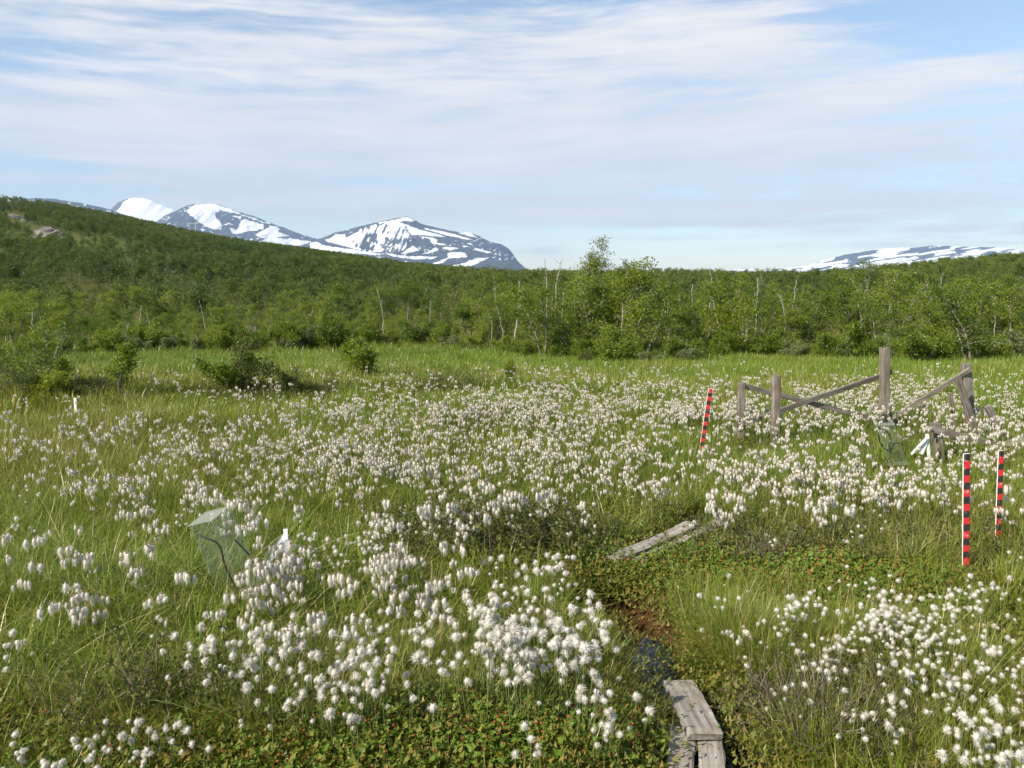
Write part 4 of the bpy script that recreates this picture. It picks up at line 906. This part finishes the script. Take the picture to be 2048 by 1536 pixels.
def height_for(u, y, vt):
    """height of a thing whose top is seen at v=vt"""
    x = (u-1024)/FPX*y*1.0; return at_depth(u, vt, y).z - gz1(x, y)
SNAG_U = [278,1032,768,805,860,1094,1112]
placed=[]
rf = np.random.RandomState(77)
# shrubs along the front of the thicket
nshr = 0
for u in np.arange(-60, 2120, 23):
    if nshr >= 92: break
    u2 = u+rf.randn()*14; ye = edge_y(u2)+rf.rand()*1.6-1.1*(vnoise(u2/60.,.7,5)-.4); x = (u2-1024)/FPX*ye; kind = rf.rand()
    lib, nm, ct, wd_ = ((S_will,'willow_shrub','willow','grey green low willow') if kind < .22 else (S_brown,'dwarf_birch','shrub','brownish small leaved shrub') if kind < .32 else (S_green,'birch_shrub','shrub','bright green low shrub'))
    put(lib[rf.randint(len(lib))], nm, f'{wd_} fronting the thicket {lane(u2)}', ct, (x,ye,gz1(x,ye)-.03), rf.rand()*6.28, (.5+.7*rf.rand())*(.9 if nm != 'birch_shrub' else 1.0), f'{wd_}s {lane(u2)}'); nshr += 1
# birches of the thicket in rows, nearest first
TOPV = np.array([(-400,560),(0,585),(60,570),(140,580),(240,610),(330,620),(430,612),(540,600),(600,586),(650,586),(700,606),(800,600),(860,592),(940,582),(1010,570),(1060,575),(1120,560),(1180,535),(1230,520),(1290,560),(1330,585),(1400,580),(1450,560),(1520,560),(1580,582),(1650,575),(1720,552),(1800,566),(1860,585),(1930,562),(2048,572),(2500,560)], float)
nb = 0
cand=[]
dep = .8
while dep < 34:
    step_u = 58 if dep < 8 else 40
    for u in np.arange(-130, 2180, step_u*(22+8)/(22+dep)):
        cand.append((u+rf.randn()*12, dep+rf.rand()*1.5))
    dep += 1.5+dep*.07
for u, dd in cand:
    if nb >= 285: break
    if dd < 3.5 and vnoise(u/70., .3, 44) > .62: continue
    ye = edge_y(u)+dd; x = (u-1024)/FPX*ye; g = gz1(x,ye)
    vt = np.interp(u, TOPV[:,0], TOPV[:,1]) ; vt = vt + (36-dd*2.2 if dd < 9 else rf.rand()*14-2) + rf.randn()*17 + 26*(vnoise(u/45.,dd/3.,12)-.5)
    h = float(np.clip(height_for(u, ye, vt), .9, 3.6)); row = 'front row' if dd < 3.5 else 'second row' if dd < 9 else 'deeper rows'
    op = rf.rand() < .26; lib = B_open if op else B_near; k = rf.randint(len(lib)); s = h/top_pair(lib[k])
    put(lib[k], 'birch_tree', f'{"open crowned" if op else "leafy"} green mountain birch in the {row} {lane(u)}', 'birch', (x,ye,g-.03), rf.rand()*6.28, (s*(1.05+.35*rf.rand()),s*(1.05+.35*rf.rand()),s), f'{"open" if op else "leafy"} birches, {row}, {lane(u)}'); nb += 1
# trees that stand out
def single(lib, name, label, cat, u, vb, vt, s_xy=1., rz=0., href=2.05, y=None, rot=(0,0)):
    if y is None: p = g1(u, vb); y = p.y
    href = max(top_of(lib[0]), top_of(lib[1]))
    x = (u-1024)/FPX*y; z = gz1(x,y); h = height_for(u, y, vt); s = h/href
    return put(lib, name, label, cat, (x,y,z-.03), rz, (s*s_xy,s*s_xy,s), None, rot)
tall = tm(birch(np.random.RandomState(12), 3.4, 2, .10, 18, .05, 5, .075, .52, (.14,0), .032, 3, .13, blen=.27), 'pale_leaf', 'pale_bark')
yT = edge_y(1165)+4.5
single(tall, 'birch_tree', 'tall thin pale birch leaning right and rising highest above the skyline', 'birch', 1160, 0, 470, 1.0, .2, 3.45, yT)
single(B_near[1], 'birch_tree', 'tall dense rounded birch just right of the tall thin pale birch', 'birch', 1225, 0, 512, 1.15, 1., 2.05, edge_y(1225)+5)
single(B_near[3], 'birch_tree', 'dense dark birch crown below the tall thin pale birch', 'birch', 1185, 0, 560, 1.1, 2., 2.05, edge_y(1185)+2.5)
single(B_pale[0], 'birch_tree', 'slim birch with a sparse tufted top on the skyline beside the rounded one', 'birch', 1272, 0, 518, .8, 2.2, 2.25, edge_y(1272)+6)
single(B_pale[1], 'birch_tree', 'slim tufted birch on the skyline beyond the tilted striped pole', 'birch', 1517, 0, 540, .6, .4, 2.25, edge_y(1517)+9)
single(B_pale[0], 'birch_tree', 'slim birch poking up before the snow striped mountain', 'birch', 1722, 0, 525, .7, 4., 2.25, edge_y(1722)+12)
single(B_near[5], 'birch_tree', 'full bushy birch with reddish stem base behind the right fence post', 'birch', 1940, 728, 565, 1.2, .9)
dark = tm(birch(np.random.RandomState(4), 2.0, 4, .42, 12, .048, 5, .06, .2, (0,0), .022, 3, .2), 'birch_leaf')
crook = tm(birch(np.random.RandomState(9), 1.1, 1, .05, 18, .045, 9, .06, .3, (-.12,0), .026, 3, .3, blen=.42), 'birch_leaf')
single(dark, 'birch_tree', 'dark stemmed many trunked birch on the left hummock', 'birch', 62, 790, 640, 1.15, .5)
single(dark, 'birch_tree', 'lower dark birch at the frame edge on the left hummock', 'birch', 8, 775, 660, 1.1, 2.5)
single(S_green[0], 'birch_shrub', 'dark low shrub spreading at the foot of the left hummock birch', 'shrub', 95, 796, 715, 1.1, .5, .95)
c_ = single(crook, 'birch_tree', 'small crooked birch with bare leaning stem standing alone in the bog', 'birch', 238, 795, 678, 1.0, .3, 1.12)
single(B_near[2], 'birch_tree', 'slender upright birch with a pale stem behind the left hummock', 'birch', 95, 730, 575, .9, .1)
rnd = tm(birch(np.random.RandomState(15), .95, 7, .55, 8, .045, 7, .055, .25, (0,0), .013, 3, .2, blen=.4), 'birch_leaf')
single(rnd, 'round_bush', 'round green birch bush alone in the bright bog grass', 'shrub', 735, 755, 672, 1.05, 0., .98)
scrub = tm(birch(np.random.RandomState(16), .95, 6, .5, 7, .04, 4, .06, .3, (0,0), .012, 3, .25, blen=.4), 'heath_leaf', 'twig')
single(scrub, 'willow_shrub', 'tall brown green willow scrub at the bog hummock', 'willow', 500, 786, 672, .72, .4, .98)
single(scrub, 'willow_shrub', 'thin twiggy willow scrub right of the tall brown one', 'willow', 570, 790, 726, .7, 2.4, .98)
single(S_green[1], 'birch_shrub', 'small bright shrub left of the brown willow scrub', 'shrub', 462, 782, 700, .9, .4, .95)
single(S_green[2], 'sapling', 'tiny dark sapling standing alone in the bright bog grass', 'sapling', 1018, 770, 712, .35, .4, .95)
single(S_brown[0], 'dwarf_birch', 'low brown dwarf birch in the cotton grass, middle of the bog', 'shrub', 950, 872, 838, 1.6, .4, .75)
single(S_brown[1], 'dwarf_birch', 'low dwarf birch tuft at the far edge of the flowers', 'shrub', 880, 782, 757, 2.2, .4, .75)
# dead standing trunks
def snag(rs, P2, r0, twigs, y, fork=None):
    """P2: photo points from foot to tip, at distance y"""
    pts = np.array([tuple(at_depth(u,v,y)) for u,v in P2]); n = len(pts); base = pts[0].copy(); gzz = gz1(base[0],y); base[2] = gzz-.05
    pts = np.concatenate([[base], pts]); loc = base.copy(); pts = pts-loc; tt = np.linspace(0,n,n*4+1); Q = np.stack([np.interp(tt,np.arange(n+1),pts[:,k]) for k in range(3)],1)
    for _ in range(2): Q[1:-1] = (Q[:-2]+2*Q[1:-1]+Q[2:])/4
    Q[1:-1] += rs.randn(len(Q)-2,3)*.012
    r0 *= .72; mb = MB(); mb.tube(Q, np.linspace(r0,r0*.4,len(Q)), 6); br = MB()
    for _ in range(twigs):
        k = int(len(Q)*(.5+.45*rs.rand())); a = rs.rand()*6.28; b = branch_line(rs, Q[k], [math.cos(a)*.7,math.sin(a)*.5,1.], .08+.22*rs.rand(), 4, .3); br.tube(b, np.linspace(r0*.32,.004,5), 4)
    if fork:
        f = np.array([tuple(at_depth(u,v,y)) for u,v in fork])-loc; br.tube(f, np.linspace(r0*.6,r0*.3,len(f)), 5)
    return mb, br, loc
SNAGS = [([(277,690),(279,650),(282,612)],.042,1,2.0,None,'thick white dead trunk standing straight above the crooked birch'),
 ([(300,655),(297,636),(292,619)],.024,0,3.0,None,'thin dead stem leaning left beside the thick white trunk'),
 ([(63,655),(65,635),(66,612)],.03,2,3.0,None,'grey dead stub behind the left hummock birch'),
 ([(767,668),(766,640),(762,610),(754,578)],.028,3,3.0,None,'bent pale dead trunk leaning left above the round bush'),
 ([(798,690),(806,668),(815,645),(816,612)],.026,1,1.0,None,'crooked pale trunk rising from the thicket foot right of the round bush'),
 ([(859,670),(861,635),(861,600)],.024,3,2.0,None,'straight dark streaked dead trunk between the crooked and the forked one'),
 ([(885,660),(883,640),(880,625)],.018,0,2.0,None,'short slim dead trunk next to the straight dark streaked one'),
 ([(1030,675),(1034,640),(1038,605),(1038,562)],.046,2,1.5,[(1034,632),(1041,610),(1043,592)],'thick white forked dead trunk left of the tall birch group'),
 ([(1006,662),(998,630),(991,600),(989,575)],.022,2,2.5,None,'dark leaning bare trunk left of the thick white forked one'),
 ([(1093,640),(1094,600),(1094,560),(1092,540),(1087,514)],.028,2,3.5,None,'tall bare trunk with a left bent tip against the ridge'),
 ([(1112,645),(1111,600),(1114,560),(1119,540),(1124,519)],.028,4,3.5,None,'tall bare trunk with a right bent tip against the ridge'),
 ([(1124,625),(1126,605),(1127,585)],.022,2,4.0,None,'short bare trunk under the right bent tall one'),
 ([(1420,605),(1424,580),(1424,560),(1418,535)],.032,5,6.0,[(1422,598),(1428,588)],'white dead trunk with a feathery bare top behind the tilted pole'),
 ([(1386,610),(1384,590),(1385,568)],.026,1,6.0,None,'stubby white dead trunk left of the feathery bare one'),
 ([(1514,605),(1516,580),(1516,556)],.03,1,6.0,None,'straight white trunk under the tufted slim birch'),
 ([(1571,632),(1565,608),(1559,588)],.034,3,4.0,[(1561,594),(1566,589)],'broken white trunk leaning left above the first fence posts'),
 ([(1584,632),(1588,600),(1593,560)],.034,1,4.5,None,'tall clean white trunk leaning right above the first fence posts'),
 ([(1848,615),(1850,590),(1846,568)],.032,2,6.0,[(1850,590),(1856,566)],'white dead trunk forked like a Y on the right forest'),
 ([(1876,600),(1880,575),(1883,556)],.026,3,7.0,None,'grey dead trunk right of the Y forked one'),
 ([(1779,650),(1780,625),(1779,603)],.022,1,3.0,None,'thin white dead trunk above the tall fence post'),
 ([(1490,680),(1492,660),(1496,645)],.02,2,1.0,None,'small grey dead stem low in the thicket behind the first post'),
 ([(1778,580),(1772,558),(1769,548)],.022,2,9.0,None,'short bare stems high in the right forest'),
 ([(412,662),(404,622),(398,598)],.02,2,4.0,None,'thin bare whitish stem leaning left above the brown scrub'),
 ([(612,640),(622,632),(626,615)],.022,2,2.5,None,'white curved bare branch in the rounded birch at the middle left'),
 ([(1990,640),(1992,615),(1991,595)],.024,2,5.0,None,'thin pale dead trunk at the right end of the thicket'),
 ([(1336,610),(1335,590),(1337,575)],.022,2,6.0,None,'small pale dead trunk right of the tufted slim birch group')]
rz_ = np.random.RandomState(88)
for P2, r0, tw, dd, fork, lab in SNAGS:
    y = edge_y(P2[0][0])+dd; mb, br, loc = snag(rz_, P2, r0, tw, y, fork)
    o = thing('dead_birch', lab, 'dead tree', tuple(loc), 0, 'bare dead birch trunks'); link('trunk', mb.mesh('trunk',[M['pale_bark']],True), o)
    if br.n: link('branch', br.mesh('branch',[M['pale_bark']],True), o)
# bare stem of the crooked birch and a dead twig bush by the planks
mb, br, loc = snag(rz_, [(240,770),(238,730),(247,690),(258,645)], .016, 4, g1(238,795).y); mb.V = mb.V
s_ = link('bare_stem', mb.mesh('bare_stem',[M['birch_bark']],True), c_); s_.matrix_local = (Matrix.Translation(c_.location) @ c_.rotation_euler.to_matrix().to_4x4() @ Matrix.Diagonal((*c_.scale,1))).inverted() @ Matrix.Translation(Vector(loc))
mb = MB(); rw = np.random.RandomState(6)
for _ in range(30):
    a = rw.rand()*6.28; b = branch_line(rw, [rw.randn()*.07,rw.randn()*.04,0], [math.cos(a)*1.3,math.sin(a),.25+.6*rw.rand()], .12+.2*rw.rand(), 7, .28); mb.tube(b, np.linspace(.0032,.001,8), 4, 0, False)
    for _ in range(2): c = branch_line(rw, b[3+rw.randint(3)], rw.randn(3)+[0,0,.3], .07, 3, .3); mb.tube(c, [.0016,.0013,.001,.0008], 3, 0, False)
tag(link('dead_shrub', mb.mesh('dead_shrub',[M['twig']]), None, tuple(g1(1570,1470))), 'tangled bare grey shrub beside the right edge of the planks', 'dead shrub')

# ------------------------------------------------------------------ forest beyond the thicket
F_far = [birch(rt, 3.0, n, sp, 9, .115, 8, .17, .22, sub=1, sides=4, blen=.36) for n,sp in ((1,.1),(2,.25),(2,.3),(3,.3),(1,.15))]
def far_mesh(pair):
    tr, cr = pair; mb = MB()
    for src, mi_ in ((tr,1),(cr,0)):
        off = mb.n
        for V_ in src.V: mb.V.append(V_); mb.n += len(V_)
        for T_, tm_ in zip(src.T, src.tm): mb.T.append(T_+off); mb.tm.append(tm_+mi_)
        for Q_, qm_ in zip(src.Q, src.qm): mb.Q.append(Q_+off); mb.qm.append(qm_+mi_)
    return mb.mesh('far_birch', [M['far_leaf'], M['birch_bark']])
proto_set('far_birch', [far_mesh(p) for p in F_far])
ft = np.random.RandomState(99); n = 110000
y = np.exp(np.log(40)+np.log(520/40)*ft.rand(n)); a = (ft.rand(n)*2-1)*.82; x = a*y
dens = np.clip(y*y/(430*430), 0, 1)**.5          # log sampling already thins per area
u, v = to_px(x, y, gz(x,y)); Dl = np.interp(np.clip(u,-900,2700), DR[:,0], DR[:,1])
want = np.where(y < 120, .18, .16); got = n/(np.log(520/40)*2*.82)/(y*y); k = (ft.rand(n) < want/got) & (y < Dl*1.03)
k &= (fbm(x/26, y/26, 33) < .60+.16*ft.rand(n)) | (y < 110)
bare = zone(x, y, ROCKPX); k &= bare < .62
top = np.exp(-((u-40)/110)**2-((v-408)/14)**2); k &= ft.rand(n) > top*.9
x,y,u,v = x[k],y[k],u[k],v[k]; n = len(x); s = (.50+.5*ft.rand(n))*(1.-.25*(y < 75))*np.where(u > 1450, .95, 1.)
print('forest trees', n)
scatter('forest', 'birch forest covering the hillsides behind the thicket', 'far_birch', np.stack([x,y,gz(x,y)-.05],1), np.stack([ft.randn(n)*.05,ft.randn(n)*.05,ft.rand(n)*6.283],1), np.stack([s*1.15,s*1.15,s],1), np.clip(.5+2.2*(fbm(x/30,y/55,71,4)-.5)+.25*ft.randn(n),0,1))
# rock outcrops on the hillside
def rock_mesh(rs):
    k, r_ = 18, 9; V=[]
    for i in range(r_+1):
        a = math.pi*.5*i/r_
        for j in range(k):
            t_ = j*6.2832/k; V.append((math.cos(a)*math.cos(t_), math.cos(a)*math.sin(t_), math.sin(a)))
    V = np.array(V); n_ = fbm(V[:,0]*2.2+rs.rand()*50+V[:,2], V[:,1]*2.2+V[:,2]*1.5, 3, 4); V = V*(.55+.9*n_)[:,None]; V[:,2] = np.round(V[:,2]*5)/5*.6+V[:,2]*.4
    i = np.arange(r_)[:,None]*k; j = np.arange(k)[None,:]; jn = (j+1)%k
    return mesh_np('rock_outcrop', V, [np.stack([i+j,i+jn,i+k+jn,i+k+j],-1).reshape(-1,4)], [M['rock']])
rk = np.random.RandomState(13)
def hill_point(u, v):
    """first ground point along the sight line"""
    dx,dy,dz = ray(u,v); ys_ = np.exp(np.linspace(np.log(20),np.log(470),3000)); t_ = ys_/dy; zz = EYE+dz*t_; g = gz(dx*t_, ys_); k_ = np.where(g >= zz)[0]
    i_ = k_[0] if len(k_) else -1; return float(dx*t_[i_]), float(ys_[i_]), float(g[i_])
for u,v,wpx,hpx,lab in [(95,474,58,16,'broad pinkish grey rock outcrop high on the left hill'),(20,437,36,8,'pale bare rock slab near the top of the left hill'),(62,441,30,7,'low rock ledge right of the top slab on the left hill'),(5,480,26,8,'grey rock at the hill edge below the top slab'),
        (46,549,20,10,'single dark boulder low on the left hill'),(432,519,26,9,'grey boulder in the forest on the middle of the hill'),(330,545,50,5,'long thin rock ledge across the hill forest'),(460,527,20,5,'small rock ledge right of the grey forest boulder'),(130,480,26,9,'small rock at the right end of the broad outcrop'),(1995,515,22,6,'grey rock on the right hill skyline')]:
    x,y,z = hill_point(u,v); sx_ = wpx/FPX*y*.62; o = link('rock_outcrop', rock_mesh(rk), None, (x,y,z-.3), (R(8),0,rk.rand()*.6-.3)); o.scale = (sx_, sx_*.8, max(.5,hpx/FPX*y*1.25)); tag(o, lab, 'rock', 'rock outcrops on the hills')
# power line poles
m, t, out = mat('grey_pole'); princ(t, out, (.42,.41,.40,1), .8); M['pole'] = m
def power_pole(u, vb, vt, label, y=None):
    if y is None: x,y,z = hill_point(u, vb+8)
    else: x = (u-1024)/FPX*y; z = gz1(x,y)
    top = at_depth(u, vt, y); o = thing('power_pole', label, 'power pole', (x,y,z)); H = top.z-z; mb = MB(); mb.tube([(0,0,-.3),(0,0,H*.5),(0,0,H)], [.17,.15,.12], 8); link('shaft', mb.mesh('shaft',[M['pole']],True), o)
    o2 = link('crossarm', beam_mesh('crossarm', 2.6, .16, .16, rb, M['pole']), o); o2.location = (-1.3,0,H-.25)
    for q in (-1.1,0,1.1):
        mb = MB(); mb.tube([(q,0,H-.17),(q,0,H-.05),(q,0,H+.12)], [.05,.08,.05], 6); link('insulator', mb.mesh('insulator',[M['pole']],True), o)
power_pole(988, 580, 551, 'slim power pole with crossarm rising before the snow mountain', 230)
power_pole(804, 580, 559, 'short looking power pole above the bent dead trunk', 250)
power_pole(530, 590, 573, 'power pole low in the hillside forest', 200)
x,y,z = hill_point(386, 474); o = thing('double_power_pole', 'double legged power pole frame on the hill slope', 'power pole', (x,y,z)); wd = 4.0
for q in (-1.3,1.3):
    mb = MB(); mb.tube([(q,0,-.4),(q,0,3.),(q,0,6.)], [.2,.18,.15], 8); link('leg', mb.mesh('leg',[M['pole']],True), o)
o2 = link('crossarm', beam_mesh('crossarm', 5.4, .25, .25, rb, M['pole']), o); o2.location = (-2.7,-.25,5.7)

# ------------------------------------------------------------------ air
m, t, out = mat('air'); pv = t.new('ShaderNodeVolumePrincipled'); pv.inputs['Color'].default_value = (.46,.68,1.,1); pv.inputs['Density'].default_value = 5.6e-5; pv.inputs['Anisotropy'].default_value = .0
t.l.new(pv.outputs[0], out.inputs['Volume'])
hx, y0, y1, z0, z1 = 12900., -90., 14800., -45., 1750.
V = [(-hx,y0,z0),(hx,y0,z0),(hx,y1,z0),(-hx,y1,z0),(-hx,y0,z1),(hx,y0,z1),(hx,y1,z1),(-hx,y1,z1)]
tag(link('haze', mesh_np('haze', V, [np.array([(3,2,1,0),(4,5,6,7),(0,1,5,4),(1,2,6,5),(2,3,7,6),(3,0,4,7)])], [m])), 'thin blue air over the valley', kind='stuff')
